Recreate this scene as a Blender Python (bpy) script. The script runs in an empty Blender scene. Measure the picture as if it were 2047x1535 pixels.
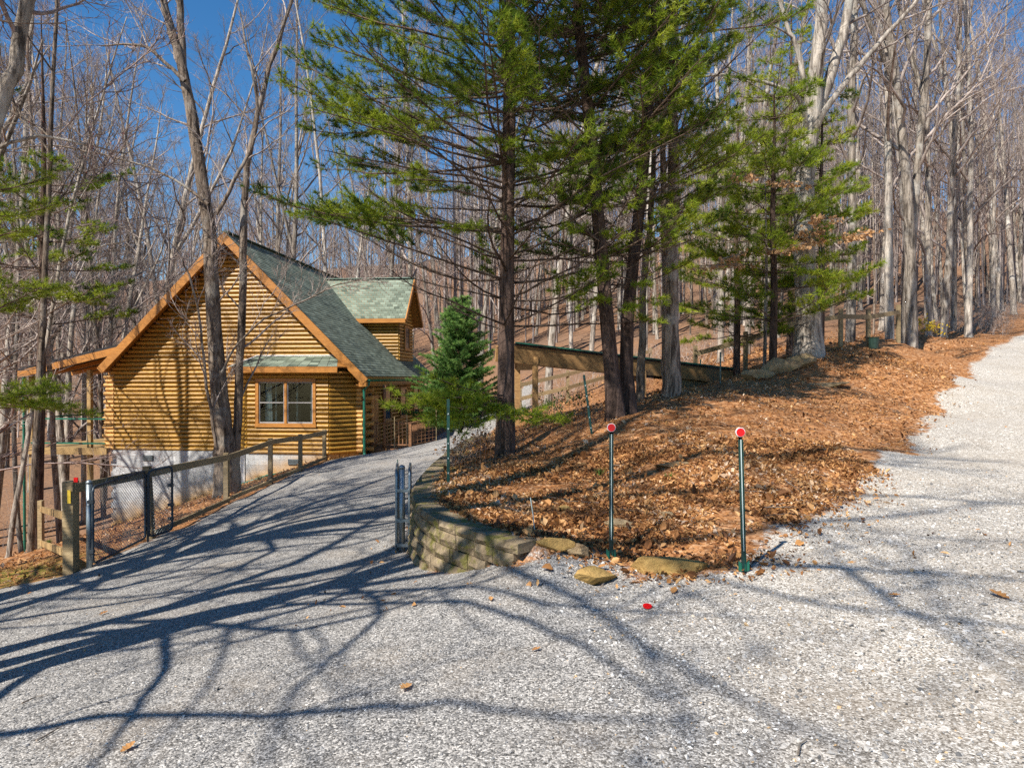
import bpy, math, random
import numpy as np
from mathutils import Vector

SC = bpy.context.scene
COL = SC.collection
R = math.radians

# ------------------------------------------------------------------ camera, sky, sun, exposure
CAMZ, FPX, HZN = 1.7, 1365.0, 755.0
cd = bpy.data.cameras.new('camera'); cam = bpy.data.objects.new('camera', cd); COL.objects.link(cam)
cd.sensor_width = 36; cd.lens = 36 * FPX / 2047; cd.clip_end = 2000; cd.clip_start = 0.05
cam.location = (0, 0, CAMZ); cam.rotation_euler = (R(90 - 0.525), 0, 0)
SC.camera = cam

SUN_AZ, SUN_EL = R(40), R(46)          # the light travels towards +Y turned 40 degrees to +X
LD = np.array([math.sin(SUN_AZ) * math.cos(SUN_EL), math.cos(SUN_AZ) * math.cos(SUN_EL), -math.sin(SUN_EL)])
world = bpy.data.worlds.new('World'); SC.world = world; world.use_nodes = True
wn = world.node_tree.nodes; wl = world.node_tree.links
bg = wn['Background']; sky = wn.new('ShaderNodeTexSky'); sky.sky_type = 'NISHITA'
sky.sun_disc = False; sky.sun_elevation = SUN_EL; sky.sun_rotation = SUN_AZ + math.pi
sky.altitude = 300; sky.air_density = 1.0; sky.dust_density = 0.0; sky.ozone_density = 2.2
hs = wn.new('ShaderNodeHueSaturation'); hs.inputs['Saturation'].default_value = 1.32
wl.new(sky.outputs[0], hs.inputs['Color']); wl.new(hs.outputs[0], bg.inputs[0]); bg.inputs[1].default_value = 0.092
sd = bpy.data.lights.new('sun', 'SUN'); sun = bpy.data.objects.new('sun', sd); COL.objects.link(sun)
sd.energy = 5.0; sd.angle = R(0.6); sd.color = (1.0, 0.94, 0.85)
sun.rotation_euler = Vector(LD).to_track_quat('-Z', 'Y').to_euler(); sun.location = (-20, -25, 40)
vs = SC.view_settings; vs.view_transform = 'Standard'; vs.look = 'None'; vs.gamma = 1; vs.exposure = 0.72
vs.use_curve_mapping = False
SC.cycles.use_denoising = False
SC.cycles.max_bounces = 4; SC.cycles.transparent_max_bounces = 6
SC.cycles.diffuse_bounces = 2

# ------------------------------------------------------------------ helpers
rng = np.random.default_rng(7)
random.seed(7)

def P(u, v, Y):
    return np.array([(u - 1023.5) / FPX * Y, Y, CAMZ - (v - HZN) / FPX * Y])

ORG = {}

def tag(o, label=None, cat=None, group=None, kind=None):
    if label: o['label'] = label
    if cat: o['category'] = cat
    if group: o['group'] = group
    if kind: o['kind'] = kind
    return o

def link(name, me, parent=None):
    o = bpy.data.objects.new(name, me); COL.objects.link(o)
    if parent is not None: o.parent = parent
    return o

def empty(name, loc, rz=0, label=None, cat=None, group=None):
    o = link(name, None); o.location = Vector([float(c) for c in loc]); o.rotation_euler = (0, 0, rz)
    o.empty_display_size = 0.2
    ORG[o.name] = np.array(loc, float) if rz == 0 else np.zeros(3)
    return tag(o, label, cat, group)

def mesh_np(name, V, F, mat=None, smooth=False, attrs=None):
    V = np.asarray(V, np.float32); F = np.asarray(F, np.int32)
    me = bpy.data.meshes.new(name); k = F.shape[1]
    me.vertices.add(len(V)); me.vertices.foreach_set('co', V.ravel())
    me.loops.add(F.size); me.loops.foreach_set('vertex_index', F.ravel())
    me.polygons.add(len(F)); me.polygons.foreach_set('loop_start', np.arange(0, F.size, k, dtype=np.int32))
    me.polygons.foreach_set('use_smooth', np.full(len(F), bool(smooth)))
    if mat: me.materials.append(mat)
    for a, d in (attrs or {}).items():
        at = me.attributes.new(a, 'FLOAT', 'POINT'); at.data.foreach_set('value', np.asarray(d, np.float32))
    me.update(calc_edges=True)
    return me

def mesh_py(name, V, F, mat=None, smooth=False):
    me = bpy.data.meshes.new(name); me.from_pydata([tuple(map(float, v)) for v in V], [], F)
    if mat: me.materials.append(mat)
    if smooth: me.polygons.foreach_set('use_smooth', [True] * len(me.polygons))
    me.update(); return me

def root_of(p):
    return ORG.get(p.name, np.zeros(3)) if p is not None else np.zeros(3)

def obj(name, V, F, mat, parent=None, smooth=False):
    """one mesh object; vertices in world coordinates (or the parent's own frame when it is turned)"""
    o0 = root_of(parent)
    o = link(name, mesh_py(name, np.asarray(V, float) - o0, F, mat, smooth), parent)
    ORG[o.name] = o0
    return o

class MB:
    def __init__(s): s.V = []; s.F = []
    def add(s, V, F):
        n = len(s.V); s.V += [tuple(v) for v in V]; s.F += [tuple(i + n for i in f) for f in F]; return s
    def box(s, c, size, ax=None):
        """box centred at c; ax = three orthonormal axes"""
        c = np.array(c, float); h = np.array(size, float) / 2
        A = np.eye(3) if ax is None else np.array(ax, float)
        V = [c + A[0] * sx * h[0] + A[1] * sy * h[1] + A[2] * sz * h[2] for sx in (-1, 1) for sy in (-1, 1) for sz in (-1, 1)]
        return s.add(V, [(0, 1, 3, 2), (4, 6, 7, 5), (0, 4, 5, 1), (2, 3, 7, 6), (0, 2, 6, 4), (1, 5, 7, 3)])
    def bar(s, a, b, w, h, up=(0, 0, 1)):
        a = np.array(a, float); b = np.array(b, float); d = b - a; L = np.linalg.norm(d); d /= L
        sd_ = np.cross(d, up); sd_ /= np.linalg.norm(sd_); u = np.cross(sd_, d)
        return s.box((a + b) / 2, (L, w, h), (d, sd_, u))
    def tube(s, pts, rad, n=8, cap=True):
        V, F = tube(pts, rad, n, cap); return s.add(V, F)
    def build(s, name, mat, parent=None, smooth=False):
        return obj(name, s.V, s.F, mat, parent, smooth)

def frame(pts):
    pts = np.asarray(pts, float); T = np.gradient(pts, axis=0); T /= np.linalg.norm(T, axis=1)[:, None] + 1e-9
    ref = np.array([0.31, 0.95, 0.05]) if abs(T[0][2]) > 0.6 else np.array([0.05, 0.1, 1.0])
    N = np.cross(T, ref); N /= np.linalg.norm(N, axis=1)[:, None] + 1e-9
    B = np.cross(T, N); return T, N, B

def tube(pts, rad, n=8, cap=True, lump=0.0, rg=None):
    pts = np.asarray(pts, float); m = len(pts); rad = np.broadcast_to(np.asarray(rad, float), (m,))
    T, N, B = frame(pts); a = np.arange(n) / n * 2 * math.pi
    rr = rad[:, None] * np.ones(n)
    if lump and rg is not None:
        rr = rr * (1 + lump * (np.sin(a * 3 + rg.uniform(0, 6))[None] * 0.6 + rg.normal(0, 0.5, (m, n))))
    V = pts[:, None] + rr[..., None] * (np.cos(a)[None, :, None] * N[:, None] + np.sin(a)[None, :, None] * B[:, None])
    V = V.reshape(-1, 3); F = []
    for i in range(m - 1):
        for j in range(n):
            k = (j + 1) % n; F.append((i * n + j, i * n + k, (i + 1) * n + k, (i + 1) * n + j))
    if cap:
        F.append(tuple(range(n - 1, -1, -1))); F.append(tuple((m - 1) * n + j for j in range(n)))
    return V, F

def tube_tris(pts, rad, n=8, lump=0.0, rg=None):
    V, F = tube(pts, rad, n, False, lump, rg)
    F = np.array(F); return V, np.vstack([F[:, [0, 1, 2]], F[:, [0, 2, 3]]])

def prisms(P0, P1, R0, R1, n=3):
    """many separate n-sided twigs at once"""
    P0 = np.asarray(P0, float); P1 = np.asarray(P1, float); m = len(P0)
    T = P1 - P0; T /= np.linalg.norm(T, axis=1)[:, None] + 1e-9
    ref = np.where(np.abs(T[:, 2:3]) > 0.8, np.array([[1., 0, 0]]), np.array([[0, 0, 1.]]))
    N = np.cross(T, ref); N /= np.linalg.norm(N, axis=1)[:, None] + 1e-9; B = np.cross(T, N)
    a = np.arange(n) / n * 2 * math.pi; c = np.cos(a)[None, :, None]; s_ = np.sin(a)[None, :, None]
    ring = c * N[:, None] + s_ * B[:, None]
    V = np.concatenate([P0[:, None] + ring * np.asarray(R0)[:, None, None], P1[:, None] + ring * np.asarray(R1)[:, None, None]], 1).reshape(-1, 3)
    base = (np.arange(m) * 2 * n)[:, None]; F = []
    for j in range(n):
        k = (j + 1) % n
        F.append(base + np.array([[j, k, n + k]])); F.append(base + np.array([[j, n + k, n + j]]))
    return V, np.vstack(F)

def join(parts):
    Vs, Fs, n = [], [], 0
    for V, F in parts:
        Vs.append(V); Fs.append(np.asarray(F) + n); n += len(V)
    return np.vstack(Vs), np.vstack(Fs)

def lattice(x, y, s, seed=0):
    """smooth value noise in -1..1"""
    g = np.random.default_rng(seed).uniform(-1, 1, (256, 256))
    x = np.asarray(x, float) / s; y = np.asarray(y, float) / s
    xi = np.floor(x).astype(int); yi = np.floor(y).astype(int); fx = x - xi; fy = y - yi
    fx = fx * fx * (3 - 2 * fx); fy = fy * fy * (3 - 2 * fy)
    q = lambda i, j: g[i % 256, j % 256]
    return (q(xi, yi) * (1 - fx) + q(xi + 1, yi) * fx) * (1 - fy) + (q(xi, yi + 1) * (1 - fx) + q(xi + 1, yi + 1) * fx) * fy

def sstep(a, b, x):
    t = np.clip((x - a) / (b - a), 0, 1); return t * t * (3 - 2 * t)

# ------------------------------------------------------------------ materials
def mat_new(name):
    m = bpy.data.materials.new(name); m.use_nodes = True
    nt = m.node_tree; b = nt.nodes['Principled BSDF']; return m, nt.nodes, nt.links, b

def ramp(n, stops, interp='LINEAR'):
    r = n.new('ShaderNodeValToRGB'); cr = r.color_ramp; cr.interpolation = interp
    while len(cr.elements) < len(stops): cr.elements.new(0.5)
    for e, (p, c) in zip(cr.elements, stops):
        e.position = p; e.color = (*c, 1)
    return r

def noise(n, l, vec, scale, detail=4, rough=0.6, dist=0):
    t = n.new('ShaderNodeTexNoise'); t.inputs['Scale'].default_value = scale; t.inputs['Detail'].default_value = detail
    t.inputs['Roughness'].default_value = rough; t.inputs['Distortion'].default_value = dist
    if vec is not None: l.new(vec, t.inputs['Vector'])
    return t

def mapping(n, l, vec, scale):
    m = n.new('ShaderNodeMapping'); m.inputs['Scale'].default_value = scale; l.new(vec, m.inputs['Vector']); return m.outputs[0]

def mixc(n, l, f, a, b, mode='MIX'):
    m = n.new('ShaderNodeMix'); m.data_type = 'RGBA'; m.blend_type = mode
    for s, v in ((0, f), (6, a), (7, b)):
        if isinstance(v, (int, float)): m.inputs[s].default_value = v
        elif isinstance(v, tuple): m.inputs[s].default_value = (*v, 1)
        else: l.new(v, m.inputs[s])
    return m.outputs[2]

def mth(n, l, op, a, b=None, c=None):
    m = n.new('ShaderNodeMath'); m.operation = op
    for i, v in enumerate((a, b, c)):
        if v is None: continue
        if isinstance(v, (int, float)): m.inputs[i].default_value = v
        else: l.new(v, m.inputs[i])
    return m.outputs[0]

def bump(n, l, b, h, strength=0.5, dist=0.02):
    k = n.new('ShaderNodeBump'); k.inputs['Strength'].default_value = strength; k.inputs['Distance'].default_value = dist
    l.new(h, k.inputs['Height']); l.new(k.outputs[0], b.inputs['Normal'])

def m_wood(name, c1, c2, stretch=(1, 12, 12), scale=2.0, rough=0.6, var=0.25, obj_coords=True):
    m, n, l, b = mat_new(name)
    tc = n.new('ShaderNodeTexCoord'); oi = n.new('ShaderNodeObjectInfo')
    add = n.new('ShaderNodeVectorMath'); add.operation = 'ADD'; l.new(tc.outputs['Object'], add.inputs[0])
    sc = n.new('ShaderNodeVectorMath'); sc.operation = 'SCALE'; sc.inputs[0].default_value = (17, 31, 23); l.new(oi.outputs['Random'], sc.inputs['Scale'])
    l.new(sc.outputs[0], add.inputs[1])
    vec = mapping(n, l, add.outputs[0], stretch)
    t = noise(n, l, vec, scale, 6, 0.65, 0.6)
    r = ramp(n, [(0.3, c1), (0.7, c2)]); l.new(t.outputs[0], r.inputs[0])
    big = noise(n, l, add.outputs[0], 0.9, 3)
    v = mth(n, l, 'MULTIPLY_ADD', oi.outputs['Random'], var * 2, 1 - var)
    v2 = mth(n, l, 'MULTIPLY_ADD', big.outputs[0], 0.5, 0.75)
    v3 = mth(n, l, 'MULTIPLY', v, v2)
    cm = n.new('ShaderNodeCombineColor'); [l.new(v3, cm.inputs[i]) for i in range(3)]
    l.new(mixc(n, l, 1.0, r.outputs[0], cm.outputs[0], 'MULTIPLY'), b.inputs['Base Color'])
    b.inputs['Roughness'].default_value = rough
    bump(n, l, b, t.outputs[0], 0.35, 0.01)
    return m

def m_bark(name, c1, c2, c3=None, scale=9, rough=0.95):
    m, n, l, b = mat_new(name)
    tc = n.new('ShaderNodeTexCoord'); vec = mapping(n, l, tc.outputs['Object'], (1, 1, 0.16))
    t = noise(n, l, vec, scale, 6, 0.7, 0.8)
    r = ramp(n, [(0.38, c1), (0.6, c2)]); l.new(t.outputs[0], r.inputs[0])
    col = r.outputs[0]
    if c3:
        t2 = noise(n, l, tc.outputs['Object'], 1.3, 4); rr = ramp(n, [(0.52, (0, 0, 0)), (0.66, (1, 1, 1))]); l.new(t2.outputs[0], rr.inputs[0])
        col = mixc(n, l, rr.outputs[0], col, c3)
    oi = n.new('ShaderNodeObjectInfo'); v = mth(n, l, 'MULTIPLY_ADD', oi.outputs['Random'], 0.5, 0.75)
    cm = n.new('ShaderNodeCombineColor'); [l.new(v, cm.inputs[i]) for i in range(3)]
    l.new(mixc(n, l, 1.0, col, cm.outputs[0], 'MULTIPLY'), b.inputs['Base Color'])
    b.inputs['Roughness'].default_value = rough; b.inputs['Specular IOR Level'].default_value = 0.092
    bump(n, l, b, t.outputs[0], 1.0, 0.05)
    return m

def m_leaf(name, stops, trans=0.3, rough=0.6):
    """leaf or needle material, tint from the point attribute rnd"""
    m, n, l, b = mat_new(name)
    at = n.new('ShaderNodeAttribute'); at.attribute_name = 'rnd'
    r = ramp(n, stops); l.new(at.outputs['Fac'], r.inputs[0])
    l.new(r.outputs[0], b.inputs['Base Color']); b.inputs['Roughness'].default_value = rough
    b.inputs['Specular IOR Level'].default_value = 0.25
    tr = n.new('ShaderNodeBsdfTranslucent'); l.new(r.outputs[0], tr.inputs[0])
    mx = n.new('ShaderNodeMixShader'); mx.inputs[0].default_value = trans
    l.new(b.outputs[0], mx.inputs[1]); l.new(tr.outputs[0], mx.inputs[2]); l.new(mx.outputs[0], n['Material Output'].inputs[0])
    return m

def m_plain(name, c, rough=0.5, metal=0.0, nz=0.15, scale=20, spec=0.5):
    m, n, l, b = mat_new(name)
    tc = n.new('ShaderNodeTexCoord'); t = noise(n, l, tc.outputs['Object'], scale, 4)
    lo = tuple(x * (1 - nz) for x in c); hi = tuple(min(1, x * (1 + nz)) for x in c)
    r = ramp(n, [(0.3, lo), (0.7, hi)]); l.new(t.outputs[0], r.inputs[0]); l.new(r.outputs[0], b.inputs['Base Color'])
    b.inputs['Roughness'].default_value = rough; b.inputs['Metallic'].default_value = metal
    b.inputs['Specular IOR Level'].default_value = spec
    return m

def m_ground():
    m, n, l, b = mat_new('ground_cover')
    g = n.new('ShaderNodeNewGeometry'); pos = g.outputs['Position']
    wob = noise(n, l, pos, 9, 3); wv = n.new('ShaderNodeVectorMath'); wv.operation = 'SCALE'; wv.inputs['Scale'].default_value = 0.09
    l.new(wob.outputs['Color'], wv.inputs[0]); wa = n.new('ShaderNodeVectorMath'); l.new(pos, wa.inputs[0]); l.new(wv.outputs[0], wa.inputs[1])
    def vor(vec, scale, feat='F1'):
        t = n.new('ShaderNodeTexVoronoi'); t.feature = feat; t.inputs['Scale'].default_value = scale; l.new(vec, t.inputs['Vector']); return t
    # leaf litter
    v1 = vor(wa.outputs[0], 15); v2 = vor(wa.outputs[0], 34)
    s1 = n.new('ShaderNodeSeparateColor'); l.new(v1.outputs['Color'], s1.inputs[0])
    s2 = n.new('ShaderNodeSeparateColor'); l.new(v2.outputs['Color'], s2.inputs[0])
    pal = [(0.0, (0.075, 0.032, 0.017)), (0.3, (0.20, 0.08, 0.03)), (0.55, (0.34, 0.145, 0.05)), (0.8, (0.45, 0.22, 0.09)), (1.0, (0.56, 0.35, 0.2))]
    r1 = ramp(n, pal); l.new(s1.outputs[0], r1.inputs[0]); r2 = ramp(n, pal); l.new(s2.outputs[1], r2.inputs[0])
    lc = mixc(n, l, 0.45, r1.outputs[0], r2.outputs[0])
    soil = noise(n, l, pos, 1.1, 5); sr = ramp(n, [(0.5, (0, 0, 0)), (0.7, (1, 1, 1))]); l.new(soil.outputs[0], sr.inputs[0])
    lc = mixc(n, l, mth(n, l, 'MULTIPLY', sr.outputs[0], 0.45), lc, (0.16, 0.085, 0.045))
    greya = n.new('ShaderNodeAttribute'); greya.attribute_name = 'far_grey'
    lc = mixc(n, l, mth(n, l, 'MULTIPLY', greya.outputs['Fac'], 0.8), lc, (0.15, 0.108, 0.082))
    mossa = n.new('ShaderNodeAttribute'); mossa.attribute_name = 'moss'
    mn = noise(n, l, pos, 14, 4); mf = mth(n, l, 'MULTIPLY', mossa.outputs['Fac'], mth(n, l, 'GREATER_THAN', mn.outputs[0], 0.47))
    lc = mixc(n, l, mf, lc, (0.17, 0.17, 0.03))
    # gravel
    ra = n.new('ShaderNodeAttribute'); ra.attribute_name = 'road'
    g1 = vor(pos, 88); g2 = vor(pos, 30); g3 = vor(pos, 150)
    sg1 = n.new('ShaderNodeSeparateColor'); l.new(g1.outputs['Color'], sg1.inputs[0])
    sg2 = n.new('ShaderNodeSeparateColor'); l.new(g2.outputs['Color'], sg2.inputs[0])
    sg3 = n.new('ShaderNodeSeparateColor'); l.new(g3.outputs['Color'], sg3.inputs[0])
    cold = ramp(n, [(0, (0.03, 0.029, 0.028)), (0.3, (0.12, 0.115, 0.108)), (0.62, (0.31, 0.295, 0.275)), (1, (0.74, 0.70, 0.64))])
    warm = ramp(n, [(0, (0.075, 0.06, 0.045)), (0.3, (0.27, 0.235, 0.19)), (0.62, (0.52, 0.47, 0.40)), (1, (0.88, 0.85, 0.79))])
    mixv = mth(n, l, 'ADD', mth(n, l, 'MULTIPLY', sg1.outputs[0], 0.6), mth(n, l, 'MULTIPLY', sg3.outputs[1], 0.4))
    l.new(mixv, cold.inputs[0]); l.new(mixv, warm.inputs[0])
    pn = noise(n, l, pos, 0.55, 4); prr = ramp(n, [(0.35, (0, 0, 0)), (0.7, (1, 1, 1))]); l.new(pn.outputs[0], prr.inputs[0])
    rf = mth(n, l, 'MULTIPLY', ra.outputs['Fac'], mth(n, l, 'MULTIPLY_ADD', prr.outputs[0], 0.4, 0.7))
    gc = mixc(n, l, rf, cold.outputs[0], warm.outputs[0])
    bigst = mth(n, l, 'GREATER_THAN', sg2.outputs[1], 0.93); bigc = ramp(n, [(0, (0.35, 0.3, 0.24)), (1, (0.8, 0.77, 0.72))]); l.new(sg2.outputs[0], bigc.inputs[0])
    gc = mixc(n, l, mth(n, l, 'MULTIPLY', bigst, mth(n, l, 'MULTIPLY_ADD', ra.outputs['Fac'], 0.7, 0.2)), gc, bigc.outputs[0])
    dn = noise(n, l, pos, 0.9, 6, 0.65); dr = ramp(n, [(0.5, (0, 0, 0)), (0.72, (1, 1, 1))]); l.new(dn.outputs[0], dr.inputs[0])
    gc = mixc(n, l, mth(n, l, 'MULTIPLY', dr.outputs[0], 0.35), gc, (0.30, 0.235, 0.165))
    tr_ = n.new('ShaderNodeAttribute'); tr_.attribute_name = 'track'
    gc = mixc(n, l, mth(n, l, 'MULTIPLY', tr_.outputs['Fac'], 0.4), gc, (0.26, 0.215, 0.165))
    # blend
    ga = n.new('ShaderNodeAttribute'); ga.attribute_name = 'gravel'
    en = noise(n, l, pos, 7, 5, 0.7); f = mth(n, l, 'ADD', ga.outputs['Fac'], mth(n, l, 'MULTIPLY_ADD', en.outputs[0], 0.9, -0.45))
    fr = ramp(n, [(0.42, (0, 0, 0)), (0.58, (1, 1, 1))]); l.new(f, fr.inputs[0])
    l.new(mixc(n, l, fr.outputs[0], lc, gc), b.inputs['Base Color'])
    b.inputs['Roughness'].default_value = 0.95; b.inputs['Specular IOR Level'].default_value = 0.1
    hl = mth(n, l, 'ADD', v1.outputs['Distance'], mth(n, l, 'MULTIPLY', v2.outputs['Distance'], 0.5))
    hl = mth(n, l, 'ADD', hl, s1.outputs[2])
    hg = mth(n, l, 'SUBTRACT', mth(n, l, 'MULTIPLY', sg1.outputs[2], 0.4), g1.outputs['Distance'])
    hm = n.new('ShaderNodeMix'); hm.data_type = 'FLOAT'; l.new(fr.outputs[0], hm.inputs[0]); l.new(hl, hm.inputs[2]); l.new(hg, hm.inputs[3])
    bump(n, l, b, hm.outputs[0], 0.5, 0.008)
    return m

M = {}
M['ground'] = m_ground()
M['log'] = m_wood('log_stain', (0.19, 0.088, 0.011), (0.53, 0.295, 0.046), (3, 14, 14), 2.6, 0.45, 0.2)
M['logend'] = m_wood('log_end', (0.42, 0.21, 0.05), (0.66, 0.38, 0.12), (8, 8, 8), 3, 0.6, 0.2)
M['trim'] = m_wood('trim_stain', (0.30, 0.115, 0.02), (0.50, 0.22, 0.045), (2, 14, 14), 2.0, 0.45, 0.1)
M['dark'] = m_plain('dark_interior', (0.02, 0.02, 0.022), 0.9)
M['foundation'] = None
M['timber'] = m_wood('treated_timber', (0.25, 0.155, 0.06), (0.44, 0.29, 0.12), (3, 12, 12), 2.2, 0.8, 0.15)
M['fence'] = m_wood('weathered_fence', (0.15, 0.105, 0.05), (0.38, 0.285, 0.155), (3, 14, 14), 2.4, 0.9, 0.2)
M['walk'] = m_wood('walkway_timber', (0.20, 0.10, 0.035), (0.40, 0.235, 0.09), (3, 12, 12), 2.2, 0.8, 0.15)
M['porch'] = m_wood('porch_stain', (0.16, 0.07, 0.03), (0.33, 0.16, 0.07), (3, 12, 12), 2.4, 0.7, 0.15)
M['greenmetal'] = m_plain('green_metal', (0.012, 0.13, 0.085), 0.35, 0, 0.15, 8)
M['postgreen'] = m_plain('green_post_paint', (0.006, 0.05, 0.042), 0.3, 0, 0.2, 30)
M['chrome'] = m_plain('white_reflector_stripe', (0.42, 0.52, 0.50), 0.3, 0.0, 0.1, 8)
M['steel'] = m_plain('galvanised_steel', (0.25, 0.29, 0.31), 0.42, 0.75, 0.25, 25)
M['darksteel'] = m_plain('dark_steel', (0.06, 0.075, 0.09), 0.45, 0.6, 0.25, 25)
M['red'] = m_plain('red_reflector', (0.62, 0.003, 0.006), 0.35, 0, 0.1, 60)
M['white'] = m_plain('white_paint', (0.80, 0.78, 0.78), 0.4, 0, 0.05, 20)
M['curtain'] = m_plain('pale_curtain', (0.75, 0.88, 0.85), 0.9, 0, 0.12, 14)
M['bark_grey'] = m_bark('grey_bark', (0.075, 0.06, 0.048), (0.40, 0.345, 0.285), (0.46, 0.43, 0.38), 9)
M['bark_light'] = m_bark('light_bark', (0.12, 0.098, 0.08), (0.54, 0.475, 0.40), (0.40, 0.385, 0.34), 9)
M['bark_brown'] = m_bark('brown_bark', (0.055, 0.04, 0.03), (0.31, 0.245, 0.19), (0.33, 0.30, 0.26), 11)
M['bark_pine'] = m_bark('pine_bark', (0.035, 0.024, 0.019), (0.15, 0.10, 0.078), None, 10)
M['twig'] = m_bark('grey_twig', (0.15, 0.118, 0.10), (0.42, 0.355, 0.315), None, 4)
M['twig_red'] = m_bark('reddish_twig', (0.15, 0.10, 0.088), (0.40, 0.31, 0.275), None, 4)
M['far'] = m_bark('pale_far_bark', (0.15, 0.12, 0.108), (0.42, 0.36, 0.33), None, 3)
M['twig_pine'] = m_bark('pine_twig', (0.06, 0.04, 0.03), (0.20, 0.145, 0.11), None, 5)
M['needle'] = m_leaf('pine_needles', [(0, (0.055, 0.07, 0.02)), (0.12, (0.04, 0.09, 0.015)), (0.4, (0.125, 0.20, 0.018)), (0.75, (0.26, 0.34, 0.026)), (1, (0.42, 0.48, 0.05))], 0.5, 0.45)
M['needle_bright'] = m_leaf('young_pine_needles', [(0, (0.06, 0.12, 0.014)), (0.5, (0.25, 0.34, 0.024)), (1, (0.50, 0.54, 0.055))], 0.5, 0.45)
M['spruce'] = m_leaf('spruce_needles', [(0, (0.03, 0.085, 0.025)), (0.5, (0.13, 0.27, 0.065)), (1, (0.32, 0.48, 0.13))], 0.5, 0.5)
M['leaf'] = m_leaf('fallen_leaves', [(0, (0.085, 0.038, 0.018)), (0.3, (0.29, 0.125, 0.042)), (0.6, (0.52, 0.265, 0.095)), (0.85, (0.66, 0.40, 0.18)), (1, (0.74, 0.56, 0.40))], 0.25, 0.6)
M['beechleaf'] = m_leaf('dry_beech_leaves', [(0, (0.42, 0.21, 0.08)), (1, (0.72, 0.46, 0.24))], 0.35, 0.6)
M['bud'] = m_leaf('maple_buds', [(0, (0.22, 0.03, 0.03)), (1, (0.42, 0.10, 0.09))], 0.3, 0.6)
M['yellow'] = m_leaf('yellow_blossom', [(0, (0.45, 0.30, 0.02)), (1, (0.75, 0.56, 0.04))], 0.3, 0.6)
M['grassy'] = m_leaf('green_blades', [(0, (0.05, 0.10, 0.015)), (1, (0.16, 0.26, 0.04))], 0.3, 0.6)
M['stone'] = m_leaf('gravel_stones', [(0, (0.05, 0.05, 0.05)), (0.35, (0.20, 0.197, 0.195)), (0.7, (0.42, 0.40, 0.37)), (0.93, (0.80, 0.78, 0.74)), (1, (0.48, 0.33, 0.18))], 0.0, 0.85)
M['shingle'] = m_leaf('green_shingles', [(0, (0.075, 0.092, 0.068)), (0.5, (0.155, 0.183, 0.136)), (1, (0.25, 0.29, 0.22))], 0.0, 0.9)

def m_block(name, base1, base2, stain, zlo, zhi, moss=0.0):
    m, n, l, b = mat_new(name)
    g = n.new('ShaderNodeNewGeometry'); pos = g.outputs['Position']; oi = n.new('ShaderNodeObjectInfo')
    t = noise(n, l, pos, 9, 6, 0.7); r = ramp(n, [(0.3, base1), (0.7, base2)]); l.new(t.outputs[0], r.inputs[0]); col = r.outputs[0]
    if moss:
        mn = noise(n, l, pos, 5.5, 5, 0.65); mr = ramp(n, [(0.5, (0, 0, 0)), (0.62, (1, 1, 1))]); l.new(mn.outputs[0], mr.inputs[0])
        col = mixc(n, l, mth(n, l, 'MULTIPLY', mr.outputs[0], moss), col, (0.15, 0.15, 0.02))
    if stain:
        sx = n.new('ShaderNodeSeparateXYZ'); l.new(pos, sx.inputs[0])
        sn = noise(n, l, pos, 2.2, 5)
        # soil splashed on the lower courses: an uneven line that follows the sloping yard
        zz = mth(n, l, 'ADD', mth(n, l, 'MULTIPLY_ADD', sx.outputs[0], -0.31, 0), sx.outputs[2])
        zz = mth(n, l, 'ADD', zz, mth(n, l, 'MULTIPLY_ADD', sn.outputs[0], -0.8, 0.4))
        mr = n.new('ShaderNodeMapRange'); mr.inputs[1].default_value = zhi; mr.inputs[2].default_value = zlo; l.new(zz, mr.inputs[0])
        col = mixc(n, l, mr.outputs[0], col, stain)
    v = mth(n, l, 'MULTIPLY_ADD', oi.outputs['Random'], 0.3, 0.85); cm = n.new('ShaderNodeCombineColor'); [l.new(v, cm.inputs[i]) for i in range(3)]
    l.new(mixc(n, l, 1.0, col, cm.outputs[0], 'MULTIPLY'), b.inputs['Base Color']); b.inputs['Roughness'].default_value = 0.95
    b.inputs['Specular IOR Level'].default_value = 0.092
    t2 = noise(n, l, pos, 28, 8, 0.75); bump(n, l, b, t2.outputs[0], 0.85, 0.025)
    return m
M['foundation'] = m_block('foundation_block', (0.43, 0.43, 0.43), (0.54, 0.54, 0.535), (0.48, 0.27, 0.08), 0.75, 1.55)
M['wallblock'] = m_block('retaining_block', (0.12, 0.09, 0.055), (0.40, 0.31, 0.20), None, 0, 0, 0.7)
M['rock'] = m_block('sandstone', (0.28, 0.17, 0.06), (0.50, 0.33, 0.12), None, 0, 0, 0.12)
M['rockgrey'] = m_block('grey_stone', (0.20, 0.13, 0.07), (0.42, 0.31, 0.18), None, 0, 0, 0.2)

def m_glass():
    m, n, l, b = mat_new('window_glass')
    gl = n.new('ShaderNodeBsdfGlossy'); gl.inputs['Roughness'].default_value = 0.02; gl.inputs[0].default_value = (0.9, 0.92, 0.95, 1)
    tr = n.new('ShaderNodeBsdfTransparent'); tr.inputs[0].default_value = (0.62, 0.65, 0.66, 1)
    fr = n.new('ShaderNodeFresnel'); fr.inputs[0].default_value = 1.5
    mx = n.new('ShaderNodeMixShader'); l.new(mth(n, l, 'MULTIPLY_ADD', fr.outputs[0], 0.6, 0.0), mx.inputs[0])
    l.new(tr.outputs[0], mx.inputs[1]); l.new(gl.outputs[0], mx.inputs[2]); l.new(mx.outputs[0], n['Material Output'].inputs[0])
    return m
M['glass'] = m_glass()

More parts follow.
